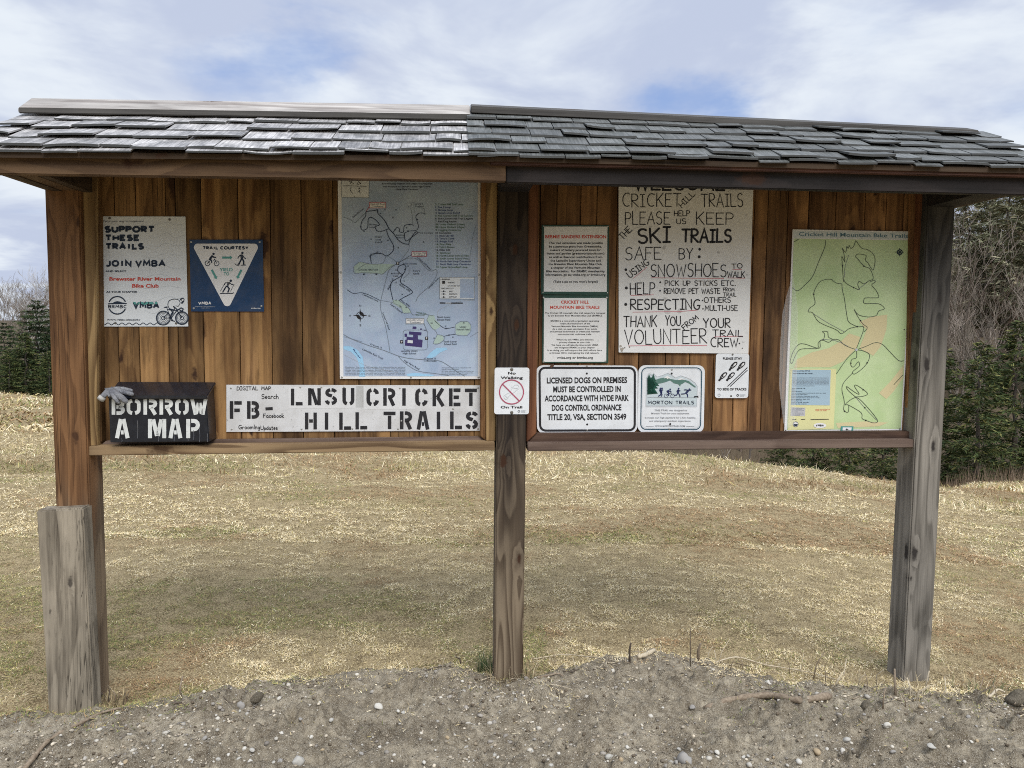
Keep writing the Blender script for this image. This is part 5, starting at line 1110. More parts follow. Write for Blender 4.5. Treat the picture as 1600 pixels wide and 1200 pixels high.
s = Sign('walking_sign', 'small white no walking sign screwed to the middle post', 'sign', [(106, 125), (830, 125), (820, 1096), (95, 1096)], VP0-0.001, ALU, 0.002, (0.07, 0.055), tf=(765, 565, 13.33))
for tx, x0, x1, y in (('No', 385, 545, 265), ('Walking', 230, 692, 360), ('On Trail', 230, 682, 972)): s.text('lettering', INK, tx, x0, y, x1, 52 if tx != 'Walking' else 52, 0.03)
s.ring('prohibition_mark', DKRED, 457, 632, 250, 22, 3, None, 0, 360, 48); s.line('prohibition_mark', DKRED, [(272, 470), (618, 818)], 22, 3)
for pts in ([(300, 710), (340, 680), (420, 640), (470, 560), (520, 490), (590, 490), (615, 550), (560, 600), (480, 660), (400, 720), (350, 785), (305, 760)], [(450, 540), (590, 560)], [(330, 720), (380, 760)]): s.line('faded_print', flat('faded_grey', (0.60, 0.62, 0.64), 0.6, 0.2, 0.02), pts, 9, 2, len(pts) > 4, True)
s.ring('emblem', GREYI, 610, 1034, 20, 12); s.line('emblem', LGREY, [(655, 1018), (750, 1018)], 9); s.line('emblem', LGREY, [(655, 1038), (740, 1038)], 9); s.line('emblem', LGREY, [(655, 1056), (745, 1056)], 7)
for x, y in ((460, 165), (460, 1060)): s.screw(x, y, 2.6, DARKZ)
s.done()

# ---- green mountain bike map
m, t, b = principled('green_map_print'); tc = t.new('ShaderNodeTexCoord')
n_ = t.noise(t.scale(tc.outputs['Object'], (4, 4, 4)), 1.0, 4, 0.6, 0.4); n2_ = t.noise(tc.outputs['Object'], 18, 4, 0.6, 0.5)
c_ = t.mix(t.rng(n_, 0.4, 0.62), (0.48, 0.62, 0.32), (0.57, 0.70, 0.40)); c_ = t.mix(t.rng(n2_, 0.5, 0.6, 0, 0.3), c_, (0.58, 0.68, 0.42))
t.set(b, 'Base Color', c_); t.set(b, 'Roughness', 0.28); t.set(b, 'Specular IOR Level', 0.45); GMAP = m
s = Sign('bike_map', 'tall pale green mountain bike trail map in the right bay', 'map', [(98, 63), (745, 75), (682, 1143), (53, 1148)], -0.004, WHITE, 0.003, tf=(1210, 340, 3.429))
s.poly('map_sheet', GMAP, [(104, 112), (735, 122), (676, 1132), (68, 1138)], 1)
HEAD = flat('map_header', (0.60, 0.66, 0.66), 0.35, 0.4, 0.03); s.poly('map_header', HEAD, [(100, 70), (738, 80), (736, 118), (104, 108)], 1)
s.text('lettering', flat('blue_grey_ink', (0.10, 0.20, 0.26), 0.5, 0.3, 0.02), 'Cricket Hill Mountain Bike Trails', 132, 98, 716, 21, 0.012, 2, 108)
TANM = flat('map_tan', (0.66, 0.58, 0.34), 0.35, 0.4, 0.03)
for pts in ([(120, 760), (200, 722), (290, 700), (360, 660), (400, 620), (460, 640), (440, 700), (370, 770), (300, 802), (180, 800), (105, 805)], [(455, 560), (520, 530), (605, 520), (600, 600), (570, 690), (530, 740), (455, 700), (495, 600)], [(560, 940), (620, 880), (692, 790), (688, 860), (640, 930), (600, 972)], [(330, 1100), (480, 1092), (610, 1098), (560, 1118), (340, 1128)]): s.poly('map_fields', TANM, pts, 2)
GL = lambda pts, w=3.1, m_=None: s.line('trail_lines', m_ or flat('dark_green_line', (0.085, 0.11, 0.075), 0.5, 0.3, 0.02), pts, min(w, 3.1), 3, False, True)
GL([(275, 122), (270, 160), (240, 230), (205, 315), (165, 360), (125, 392), (97, 376)]); GL([(104, 132), (130, 115)])
GL([(370, 345), (365, 260), (362, 210), (372, 228), (378, 235), (372, 190), (364, 165), (382, 186), (388, 155), (395, 165), (402, 150), (410, 165), (425, 155), (437, 125), (450, 142), (470, 165), (500, 172), (530, 195), (540, 230), (530, 280), (515, 265), (500, 240), (488, 230), (492, 205), (475, 198), (445, 196), (436, 210), (450, 225), (480, 260), (512, 275), (530, 325), (505, 340), (480, 355), (455, 342), (447, 360), (455, 385), (425, 375), (385, 352), (372, 332)], 4.2)
GL([(362, 355), (330, 350), (300, 330), (250, 340), (225, 370), (211, 410), (218, 460), (190, 485), (182, 505), (205, 510), (240, 560), (330, 600), (360, 622), (400, 595), (445, 584)]); GL([(362, 355), (365, 390), (375, 430), (388, 520), (400, 560), (445, 584), (480, 592), (440, 700)]); GL([(512, 345), (535, 335), (540, 345), (522, 362), (545, 390), (560, 425), (540, 430), (490, 430), (480, 440), (485, 460), (560, 462), (590, 488), (560, 500), (545, 525), (500, 532), (450, 520), (428, 492), (450, 535), (475, 570), (498, 590), (480, 612)])
GL([(92, 780), (85, 770), (100, 720), (130, 680), (165, 678), (240, 700), (245, 660), (262, 655), (270, 625), (258, 610), (285, 612), (290, 640), (310, 652), (290, 668), (255, 655), (235, 672), (232, 700), (180, 702), (135, 708), (110, 745), (97, 778), (88, 780)]); GL([(310, 652), (345, 655), (380, 685), (440, 708)]); GL([(440, 708), (490, 690), (540, 670), (580, 680), (620, 720), (665, 765), (692, 767)]); GL([(440, 708), (390, 755), (332, 838)])
GL([(440, 708), (440, 750), (415, 760), (410, 790), (425, 800), (450, 772), (455, 795), (420, 825), (430, 838), (470, 810), (500, 775), (510, 735), (480, 715), (440, 708)]); GL([(420, 832), (375, 880), (362, 920), (375, 985), (372, 1030), (395, 1042), (398, 1005), (380, 1000), (430, 965), (470, 985), (550, 1080), (535, 1100), (490, 1086), (470, 1075), (465, 1045), (400, 1005)]); GL([(440, 965), (395, 925), (388, 905), (430, 935), (455, 945), (430, 905), (440, 898), (478, 922), (500, 945), (470, 958), (430, 960)]); GL([(640, 895), (690, 842)], 3.5)
for x, y in ((366, 258), (480, 260), (211, 410), (425, 375), (445, 584), (462, 552), (410, 780), (497, 778), (476, 922), (485, 1018), (490, 1086), (376, 1037)): s.disc('trail_lines', INK, x, y, 4, 4, 10)
s.disc('trail_lines', LGREY, 440, 708, 7, 4)
for pts in ([(375, 320), (380, 260), (400, 200)], [(205, 512), (280, 560), (375, 612)], [(445, 388), (500, 345)], [(255, 652), (330, 660), (395, 690)], [(435, 960), (490, 1025), (548, 1085)]): s.line('trail_names', GREYI, smooth_line(pts, 5), 2.2, 3)
for a in range(8): s.line('compass', NAVY, [(672+6*math.cos(a*.785), 185+6*math.sin(a*.785)), (672+(22 if a % 2 == 0 else 14)*math.cos(a*.785), 185+(22 if a % 2 == 0 else 14)*math.sin(a*.785))], 3.5, 3)
s.ring('compass', NAVY, 672, 185, 13, 5, 3); s.disc('compass', NAVY, 672, 185, 6, 3)
YEL = flat('map_yellow_panel', (0.72, 0.70, 0.36), 0.35, 0.4, 0.03); BLU = flat('map_blue_panel', (0.38, 0.52, 0.62), 0.35, 0.4, 0.03)
s.poly('info_panel', YEL, [(86, 810), (332, 810), (318, 1132), (72, 1138)], 3); s.poly('info_panel', BLU, [(97, 815), (302, 816), (296, 1006), (88, 1004)], 4); s.poly('info_panel', flat('map_lilac_panel', (0.50, 0.50, 0.52), 0.4, 0.3, 0.03), [(90, 1016), (166, 1018), (164, 1064), (86, 1062)], 4)
P2 = lambda m_, tx, x0, y, x1, c: s.text('info_text', m_, tx, x0, y, x1, c, 0.016, 5)
P2(NAVY, 'Welcome to Cricket Hill Trails', 98, 824, 192, 6); P2(NAVY, 'Adaptive Mountain Bike Friendly', 98, 838, 205, 6)
for i in range(8): P2(MROAD, ('These trails wind through woods and fields on town and private land open to', 'riders, walkers and runners of every ability from spring until late fall every', 'year, thanks to the landowners and volunteers who build and look after them')[i % 3], 97, 860+i*6.2, 292 if i < 7 else 215, 4.2)
for i, (tx, wd) in enumerate((('About Cricket Hill Trails', 72), ('Rules:', 18), ('Respect other trail users', 55), ('Please stay on marked trails and do not ride when the trails are wet or muddy', 182), ('Dogs must be under control', 82), ('E bikes are allowed on these trails, ride with care', 140), ('Check local trail reports before you ride and help out on trail days', 148), ('Emergency dial 911', 96), ('No camping or fires', 55), ('Join the club', 90), ('Visit the club website', 78))): P2(NAVY, tx, 94-i*0.5, 917+i*8.3, 94+wd, 4.4)
for i in range(7): P2(MROAD, 'Trail data and map by club', 96, 1024+i*6, 96+(64, 50, 62, 30, 58, 62, 40)[i], 3.6)
P2(RED, 'Caution: Two way traffic on all', 220, 1030, 298, 4.5); P2(RED, 'multi use trails', 220, 1036, 280, 4.5)
for x0, x1 in ((96, 118), (142, 166), (194, 292)): s.line('info_panel', INK, [(x0, 1082), (x1, 1080)], 3.2, 5)
s.disc('info_panel', NAVY, 114, 1107, 15, 5); s.ring('info_panel', WHITE, 114, 1107, 12, 1.5, 6); s.poly('info_panel', WHITE, [(104, 1102), (114, 1096), (124, 1102), (124, 1106), (104, 1106)], 6)
s.disc('info_panel', WHITE, 244, 1114, 34, 5, 20, 14); s.block('info_panel', INK, 'VMBA', 222, 1119, 265, 11, 0.24, 6)
s.poly('sticker', flat('teal_sticker', (0.06, 0.30, 0.27), 0.4, 0.4, 0.04), [(356, 1118), (424, 1118), (422, 1144), (355, 1144)], 4); s.poly('sticker', WHITE, [(366, 1124), (414, 1124), (412, 1140), (365, 1140)], 5); s.text('sticker', INK, 'e.', 382, 1138, 398, 12, 0.04, 6)
m, t, b = principled('clear_plastic'); t.set(b, 'Base Color', (0.9, 0.92, 0.92)); t.set(b, 'Roughness', 0.12); t.set(b, 'Alpha', 0.22); t.set(b, 'Specular IOR Level', 0.6)
s.poly('plastic_sheet', m, [(100, 300), (62, 430), (42, 520), (30, 700), (25, 900), (48, 1100), (66, 1135), (110, 1100), (122, 800), (126, 500)], 9)
for x, y in ((695, 600), (672, 1132), (60, 1140), (735, 82)): s.screw(x, y, 1.3, DARKZ)
s.done()

# ---- black map box with painted stencil letters
BOXM = flat('black_box_paint', (0.008, 0.010, 0.016), 0.36, 0.5, 0.07, 0.0, 20.0, (0.10, 0.11, 0.13))
VB = -0.115
bo = K(250, 691, VB); base = KW((bo.x, 0.0, bo.z)); box = thing('map_box', 'black metal map box with white stencilled letters, on the left sill', 'box', base, YAW)
BL = lambda px, py, v: (K(px, py, v).x-bo.x, v, K(px, py, v).z-bo.z)
fl, fr2, brr, bll = BL(169.5, 623, VB), BL(322.5, 623, VB), BL(327, 690.5, VB), BL(172, 691.5, VB)
mb = MB(); mb.hexa([bll, brr, fr2, fl], [(p[0], -0.007, p[2]) for p in (bll, brr, (fr2[0], 0, BL(322, 601, VB)[2]), (fl[0], 0, BL(170, 601, VB)[2]))]); mb.build('box_body', BOXM, box, bevel=0.003)
lf = [BL(168, 623.5, VB-0.014), BL(323.5, 624, VB-0.014), BL(323.5, 618.5, VB-0.014), BL(168, 618, VB-0.014)]
zt = K(260, 596.5, -0.012).z-bo.z
mb = MB(); mb.hexa(lf, [(lf[0][0]-0.004, -0.012, zt-0.012), (lf[1][0]+0.004, -0.012, zt-0.012), (lf[2][0]+0.004, -0.012, zt), (lf[3][0]-0.004, -0.012, zt)]); mb.build('box_lid', flat('glossy_lid_paint', (0.010, 0.012, 0.018), 0.22, 0.6, 0.06, 0.0, 20.0, (0.10, 0.11, 0.13)), box, bevel=0.003)
class BoxFace(Sign):
    def __init__(s): s.tf = (150, 580, 5.333); s.v = 0.0; s.o = bo; s.vf = VB-0.0005; s.parts = {}; s.root = box
f = BoxFace(); WP = flat('white_stencil_paint', (0.66, 0.68, 0.66), 0.7, 0.2, 0.22, 0.0, 30.0, (0.2, 0.2, 0.19))
for ch, x0, x1 in (('B', 128, 238), ('O', 255, 372), ('R', 392, 508), ('R', 526, 640), ('O', 660, 772), ('W', 788, 918)): f.stencil('painted_letters', WP, ch, x0, 232, x1, 362, 0.29, 1)
for ch, x0, x1 in (('A', 160, 275), ('M', 428, 578), ('A', 606, 714), ('P', 750, 862)): f.stencil('painted_letters', WP, ch, x0, 398, x1, 558, 0.26, 1)
DRIP = flat('grey_paint_drips', (0.10, 0.11, 0.13), 0.6, 0.3, 0.2)
for x, y0, y1 in ((214, 560, 590), (345, 410, 560), (520, 545, 585), (650, 530, 585), (765, 560, 585), (812, 490, 570), (862, 480, 590), (928, 520, 588)): f.line('paint_drips', DRIP, [(x, y0), (x+4, (y0+y1)/2), (x+1, y1)], 4, 1)
f.done()

# ---- work glove left on the box lid
def skin(name, chains, mat, parent, off, sub=2):
    bm = bmesh.new(); lay = bm.verts.layers.skin.verify(); first = None
    made = {}
    for ch in chains:
        prev = None
        for p, r in ch:
            key = tuple(round(x, 5) for x in p)
            if key in made: v = made[key]
            else:
                v = bm.verts.new(Vector(p)-Vector(off)); v[lay].radius = (r, r) if not isinstance(r, tuple) else r; made[key] = v
                if first is None: first = v; v[lay].use_root = True
            if prev is not None and prev is not v and bm.edges.get((prev, v)) is None: bm.edges.new((prev, v))
            prev = v
    me = bpy.data.meshes.new(name); bm.to_mesh(me); bm.free()
    o = bpy.data.objects.new(name, me); COL.objects.link(o)
    o.modifiers.new('skin', 'SKIN'); sd_ = o.modifiers.new('sub', 'SUBSURF'); sd_.levels = sub; sd_.render_levels = sub
    dg = bpy.context.evaluated_depsgraph_get(); dg.update()
    me2 = bpy.data.meshes.new_from_object(o.evaluated_get(dg)); bpy.data.objects.remove(o)
    me2.name = name
    for p in me2.polygons: p.use_smooth = True
    me2.materials.clear(); me2.materials.append(mat)
    return link(name, me2, None, parent)
m, t, b = principled('grey_leather'); tc = t.new('ShaderNodeTexCoord'); n_ = t.noise(tc.outputs['Object'], 70, 5, 0.6); n2_ = t.noise(tc.outputs['Object'], 18, 3, 0.6)
t.set(b, 'Base Color', t.mix(t.rng(n2_, 0.35, 0.65), (0.15, 0.155, 0.175), (0.27, 0.275, 0.29))); t.set(b, 'Roughness', 0.75)
bp = t.new('ShaderNodeBump', inp={'Strength': 1.0, 'Distance': 0.006}); t.set(bp, 'Height', t.math('ADD', n_, t.noise(tc.outputs['Object'], 130, 3, 0.6, 1.5))); t.l.new(bp.outputs[0], b.inputs['Normal']); LEATH = m
gl0 = K(180, 618, VB-0.03); glove = thing('work_glove', 'grey leather work glove lying limp over the map box lid', 'glove', KW(gl0), YAW)
LV = lambda py: -0.012 + (VB-0.014+0.012)*min(1, max(0, (py-596.5)/21.5))   # lid depth at a picture height
GP = lambda px, py, dv: tuple(K(px, py, LV(py)-dv))
cuff, wr, pm1, pm2 = GP(159.5, 621, 0.016), GP(166, 613.5, 0.018), GP(173.5, 608, 0.018), GP(179, 607, 0.017)
mm = 0.001
skin('glove_body', [[(cuff, (15*mm, 11*mm)), (wr, (16*mm, 11*mm)), (pm1, (21*mm, 11*mm)), (pm2, (18*mm, 10*mm))],
  [(pm2, 0), (GP(186, 607.0, 0.016), 10*mm), (GP(197, 608.6, 0.013), 10*mm), (GP(208, 611.0, 0.011), 8*mm)],
  [(pm2, 0), (GP(187, 611.0, 0.018), 11*mm), (GP(198, 613.8, 0.016), 11*mm), (GP(209.0, 616.6, 0.018), 9*mm)],
  [(pm1, 0), (GP(181, 614, 0.024), 13*mm), (GP(190, 621.5, 0.030), 14*mm), (GP(199.5, 630.0, 0.022), 11*mm)],
  [(pm1, 0), (GP(175.5, 616, 0.022), 10*mm), (GP(181, 624, 0.028), 10*mm), (GP(187.5, 631, 0.020), 8.5*mm)],
  [(wr, 0), (GP(170, 616.5, 0.012), 7*mm), (GP(172, 620.5, 0.010), 6*mm)]], LEATH, glove, gl0)
mb = MB(); c0, c1 = Vector(GP(160.5, 620, 0.016)), Vector(GP(156.8, 624.6, 0.016)); mb.tube([c0, c1, c1*1.0+(c0-c1)*0.35], [0.0145, 0.0155, 0.0085], 14)
cf = mb.build('glove_cuff', flat('pale_cuff', (0.42, 0.41, 0.385), 0.8, 0.2, 0.1), glove, smooth=True, off=gl0)
# ------------------------------------------------------------------ dead stalks, twigs and tufts along the bank
def twig_mat(name, a, b_):
    m, t, b = principled(name); tc = t.new('ShaderNodeTexCoord'); n_ = t.noise(tc.outputs['Object'], 90, 4, 0.6)
    t.set(b, 'Base Color', t.mix(t.rng(n_, 0.35, 0.65), a, b_)); t.set(b, 'Roughness', 0.85); return m
TW1 = twig_mat('dry_twig', (0.17, 0.125, 0.085), (0.30, 0.24, 0.17)); TW2 = twig_mat('bleached_stalk', (0.42, 0.35, 0.24), (0.58, 0.50, 0.37)); TW3 = twig_mat('dark_twig', (0.06, 0.045, 0.034), (0.12, 0.09, 0.065))
def gpt(px, py):
    p = G(px, py, 0.03)
    for _ in range(4): p = G(px, py, float(max(bank(p.x, p.y), ground(p.x, p.y))))
    return p
def stick(name, label, cat, pxs, r0, r1, mat, group=None, lift=0.004, rise=None):
    """lies on the ground through these picture points; rise lifts the far end"""
    pts = [gpt(*p) for p in pxs]
    n = len(pts)
    for i, p in enumerate(pts): p.z += lift + (0 if rise is None else rise*i/(n-1))
    o0 = pts[0].copy(); q = [tuple(v) for v in [Vector((a[0], a[1], a[2])) for a in pts]]
    # smooth in 3-D
    sm = []
    for i in range(n-1):
        a, b_, c, d = pts[max(i-1, 0)], pts[i], pts[i+1], pts[min(i+2, n-1)]
        for k in range(5):
            t = k/5; sm.append(0.5*((2*b_)+(c-a)*t+(2*a-5*b_+4*c-d)*t*t+(3*b_-a-3*c+d)*t**3))
    sm.append(pts[-1])
    rs = [r0+(r1-r0)*i/(len(sm)-1) for i in range(len(sm))]
    rs = [r*(1+0.18*math.sin(i*2.1+r0*999)) for i, r in enumerate(rs)]
    if rise is None:
        for v, r in zip(sm, rs): v.z = max(v.z, float(max(bank(v.x, v.y), ground(v.x, v.y)))+r*0.45+0.002)
        for _ in range(12):
            zs = [v.z for v in sm]
            for i in range(1, len(sm)-1): sm[i].z = (zs[i-1]+zs[i]+zs[i+1])/3
    mb = MB(); mb.tube([p-o0 for p in sm], rs, 7)
    o = mb.build(name, mat, None, smooth=True); o.location = o0
    return tag(o, label, cat, group)
def stalk(px, py, hpx, lean=0.1, r=0.003, mat=TW2, label=None, name='dead_stalk'):
    b_ = gpt(px, py); h = hpx*b_.y/FPX; q = random.Random(px*7+py)
    pts = [Vector((0, 0, -0.02)), Vector((lean*h*0.4, q.uniform(-.02, .02), h*0.5)), Vector((lean*h, q.uniform(-.03, .03), h))]
    mb = MB(); mb.tube(pts, [r, r*0.85, r*0.6], 6)
    o = mb.build(name, mat, None, smooth=True); o.location = b_
    return tag(o, label or 'thin dead stalk standing along the crest of the soil bank', 'dead stalk', 'dead stalks along the bank crest')
stick('exposed_root', 'long thin root curving from the bottom left corner to the short grey timber', 'root', [(38, 1206), (75, 1165), (120, 1137), (160, 1116), (205, 1106)], 0.010, 0.004, TW1, None, 0.006)
stick('dead_twig', 'dark twig leaning up against the short grey timber', 'twig', [(160, 1092), (146, 1079), (133, 1070), (123, 1062)], 0.0045, 0.002, TW3, 'twigs on the bank', 0.0, 0.0).location.z += 0.02
stick('dead_twig', 'long pale stem lying in the grass right of the middle post', 'twig', [(833, 1034), (880, 1031), (930, 1031), (965, 1037)], 0.003, 0.002, TW2, 'twigs on the bank', 0.015)
stick('dead_twig', 'short thick cut stick on the crest below the two green bordered notices', 'twig', [(996, 1030), (1008, 1026), (1022, 1021)], 0.011, 0.010, TW2, 'twigs on the bank', 0.012)
stick('exposed_root', 'thick soil covered root lying across the bank below the snow track sign', 'root', [(1102, 1111), (1150, 1097), (1200, 1093), (1250, 1094), (1297, 1090)], 0.013, 0.016, TW1, None, 0.004)
stick('dead_twig', 'pale curved twig at the foot of the right post', 'twig', [(1100, 1042), (1150, 1036), (1200, 1043), (1260, 1055), (1320, 1068)], 0.004, 0.002, TW2, 'twigs on the bank', 0.012)
stick('dead_twig', 'pale dry twig on the bank just right of the middle post', 'twig', [(840, 1064), (855, 1058), (872, 1057), (880, 1059)], 0.005, 0.003, TW1, 'twigs on the bank', 0.008)
stick('dead_twig', 'white bleached stick in the grass far right of the right post', 'twig', [(1545, 1093), (1558, 1088), (1570, 1086)], 0.006, 0.004, TW2, 'twigs on the bank', 0.015)
for i in range(70):
    x = random.uniform(230, 1590) if i < 25 else random.uniform(830, 1600); yb = np.interp(x, [p[0] for p in _bk], [p[1] for p in _bk])
    y = yb + random.uniform(-2, 34); L_ = random.uniform(10, 38); a = random.uniform(-0.8, 0.8)
    o = stick('dead_twig', 'short broken twig lying loose on the soil bank', 'twig', [(x, y), (x+L_*0.5, y+L_*0.25*math.sin(a)+random.uniform(-1, 1)), (x+L_, y+L_*0.5*math.sin(a))], random.uniform(0.0015, 0.003), 0.001, random.choice([TW1, TW2, TW2, TW3]), 'loose broken twigs', 0.006)
for px, py, h, ln, r, mt, lb in ((1079, 1040, 62, -0.03, 0.0022, TW3, 'tall thin dark stalk left of the broken stump twig'), (1091, 1034, 34, 0.02, 0.008, TW1, 'thick broken stalk with a split top on the bank crest'), (984, 1036, 36, 0.0, 0.006, TW3, 'short dark stalk right of the middle post'), (975, 1042, 26, 0.1, 0.002, TW2, None), (1105, 1036, 28, 0.3, 0.002, TW2, None), (283, 1086, 30, 0.05, 0.005, TW1, 'dead stalk standing in the grass right of the left post'), (722, 1040, 18, -0.6, 0.004, TW3, 'slanting dark twig left of the middle post'), (995, 1036, 20, 0.2, 0.002, TW1, None), (1120, 1040, 22, -0.1, 0.002, TW2, None), (1140, 1045, 18, 0.2, 0.002, TW1, None), (1060, 1036, 16, 0.3, 0.002, TW1, None),
        (1270, 1060, 46, 0.3, 0.003, TW1, None), (1300, 1074, 26, 0.5, 0.004, TW2, 'pale slanting stalk left of the right post'), (1340, 1072, 24, 0.3, 0.003, TW2, None), (1400, 1086, 40, 0.0, 0.006, TW1, 'brown stub of a stalk before the right post'), (1420, 1088, 30, -0.1, 0.004, TW2, None), (1446, 1080, 36, 0.05, 0.004, TW2, 'pale split stalk against the foot of the right post'), (1430, 1096, 30, 0.6, 0.004, TW2, None), (1380, 1100, 26, 0.3, 0.004, TW1, None), (1415, 1104, 24, -0.4, 0.003, TW1, None), (1520, 1088, 30, 0.6, 0.003, TW1, None), (1500, 1092, 22, -0.3, 0.002, TW2, None), (1370, 1070, 28, 0.1, 0.003, TW2, None), (1290, 1066, 30, -0.1, 0.002, TW1, None),
        (1250, 1054, 34, 0.2, 0.002, TW2, None), (1235, 1052, 24, -0.3, 0.002, TW1, None), (1180, 1046, 26, 0.2, 0.002, TW2, None), (1160, 1044, 20, -0.2, 0.002, TW1, None), (1030, 1030, 22, 0.1, 0.002, TW2, None), (948, 1036, 24, 0.3, 0.002, TW1, None), (900, 1046, 18, -0.3, 0.002, TW2, None), (1310, 1066, 36, 0.4, 0.003, TW2, None), (1355, 1078, 30, -0.2, 0.002, TW1, None), (1470, 1086, 26, 0.4, 0.003, TW2, None), (1560, 1092, 24, -0.2, 0.002, TW1, None), (1120, 1042, 44, 0.5, 0.002, TW2, None), (560, 1058, 16, 0.3, 0.002, TW2, None), (470, 1066, 14, -0.3, 0.002, TW1, None),
        (168, 1098, 24, 0.15, 0.003, TW3, None), (180, 1098, 20, -0.1, 0.003, TW1, None), (192, 1100, 22, 0.2, 0.002, TW3, None), (153, 1092, 22, 0.1, 0.002, TW3, None), (690, 1044, 18, 0.3, 0.002, TW2, None), (640, 1048, 14, -0.4, 0.002, TW2, None)):
    stalk(px, py, h, ln, r, mt, lb)
def tuft(px, py, n, h0, h1, cols, label, spread=0.05, flop=0.6, name='grass_tuft'):
    b_ = gpt(px, py); q = np.random.default_rng(int(px)); vs, fs, cs = [], [], []
    for i in range(n):
        a = q.random()*6.28; r = spread*math.sqrt(q.random()); h = h0+(h1-h0)*q.random(); ln = flop*q.random()*h*1.3
        x0, y0 = r*math.cos(a), r*math.sin(a); th = a+q.normal(0, 0.9); dx, dy = math.cos(th), math.sin(th); wd = 0.0013+0.001*q.random()
        sx, sy = -dy*wd, dx*wd; k = len(vs)
        for t in (0, .35, .7, 1.0):
            X, Y_, Z_ = x0+dx*ln*t*t, y0+dy*ln*t*t, h*(t-0.45*t*t*ln/h)-0.01; f = 1-t*0.9
            vs += [(X-sx*f, Y_-sy*f, Z_), (X+sx*f, Y_+sy*f, Z_)]
        fs += [(k, k+1, k+3, k+2), (k+2, k+3, k+5, k+4), (k+4, k+5, k+7, k+6)]
        c = np.array(cols[q.integers(len(cols))])*(0.7+0.6*q.random()); cs += [c]*8
    o = link(name, mesh_np(name, vs, fs, np.array(cs)), GRASS); o.location = b_
    return tag(o, label, 'grass tuft', 'grass tufts at the posts')
GRN = [(0.06, 0.10, 0.05), (0.10, 0.15, 0.06), (0.16, 0.19, 0.08)]; DRY = [(0.42, 0.34, 0.20), (0.30, 0.23, 0.14), (0.52, 0.45, 0.30), (0.2, 0.15, 0.1)]
tuft(764, 1048, 150, 0.05, 0.14, GRN+GRN+DRY[:1], 'green grass tuft at the left side of the middle post', 0.055)
tuft(785, 1062, 120, 0.04, 0.11, DRY, 'drooping dry grass tuft in front of the middle post', 0.07, 1.0); tuft(822, 1060, 110, 0.04, 0.12, DRY+DRY+GRN[:1], 'brown dry grass tuft at the right side of the middle post', 0.06, 0.9)
tuft(850, 1042, 60, 0.03, 0.09, DRY, 'thin bleached grass tuft just right of the middle post', 0.08, 1.0); tuft(1440, 1086, 90, 0.03, 0.10, DRY, 'dry grass tuft at the foot of the right post', 0.09, 0.9); tuft(176, 1100, 90, 0.03, 0.09, DRY+[(0.08, 0.06, 0.045)]*2, 'dark dry weeds behind the short grey timber', 0.06, 0.6)
tuft(1540, 1082, 120, 0.03, 0.09, DRY+GRN, 'ragged grass tuft right of the right post', 0.14, 1.0); tuft(1330, 1070, 90, 0.03, 0.08, DRY, 'low dry grass tuft left of the right post', 0.12, 1.0)

# ------------------------------------------------------------------ trees
FOL = attr_mat('needle_foliage', 0.8, spec=0.15); BARK = twig_mat('tree_bark', (0.06, 0.048, 0.04), (0.13, 0.11, 0.095)); BARKP = twig_mat('grey_twig_bark', (0.13, 0.105, 0.082), (0.27, 0.23, 0.185)); BIRCH = twig_mat('white_bark', (0.42, 0.40, 0.38), (0.60, 0.58, 0.55))
def conifer(seed, h, rad, nb, cols, base=0.06, droop=0.25, card=0.34, power=0.85, layered=0.0, per=5):
    q = np.random.default_rng(seed); vs, cs = [], []
    for i in range(nb):
        t = (i+q.random())/nb; t = base+(1-base)*t
        if layered: t = round(t*layered)/layered + q.normal(0, 0.008)
        zb = h*min(t, 0.995); L = max(0.15, rad*max(0.0, 1-t)**power*(0.40+0.85*q.random()**1.3))
        if t < 0.25: L *= 0.65+1.4*t
        a = q.random()*6.283; dr = droop*(0.5+q.random()); n = int(L/(card*0.52))+2
        bright = 0.6+0.75*q.random()
        for k in range(n):
            f = (k+0.4+0.6*q.random())/n
            if f < 0.18: continue
            c = np.array([math.cos(a)*L*f, math.sin(a)*L*f, zb - dr*L*f + 0.16*L*f*f])
            for j in range(per):
                az = a+q.normal(0, 0.75); el = q.normal(-0.15, 0.35)
                d = np.array([math.cos(az)*math.cos(el), math.sin(az)*math.cos(el), math.sin(el)]); ln = card*(0.55+0.8*q.random())*(0.7+0.3*(1-f)); wd = ln*(0.13+0.09*q.random())
                n3 = np.cross(d, [q.normal(), q.normal(), q.normal()+1.2]); n3 = n3/(np.linalg.norm(n3)+1e-6)
                o = c+q.normal(0, 0.10*card, 3)
                vs += [o-n3*wd*0.35, o+d*ln*0.55-n3*wd*0.5, o+d*ln, o+d*ln*0.5+n3*wd*0.5]
                col = np.array(cols[q.integers(len(cols))])*bright*(0.7+0.6*q.random()); cs += [col]*4
    v = np.array(vs); f = np.arange(len(v)).reshape(-1, 4); return v, f, np.array(cs)
def trunk_arrays(h, r, seed, cut=1.0):
    mb = MB(); q = random.Random(seed); n = 9
    mb.tube([(q.uniform(-.05, .05)*i, q.uniform(-.05, .05)*i, -0.8+(h*cut+0.8)*i/(n-1)) for i in range(n)], [r*(1-0.93*i/(n-1))+0.01 for i in range(n)], 8)
    return mb
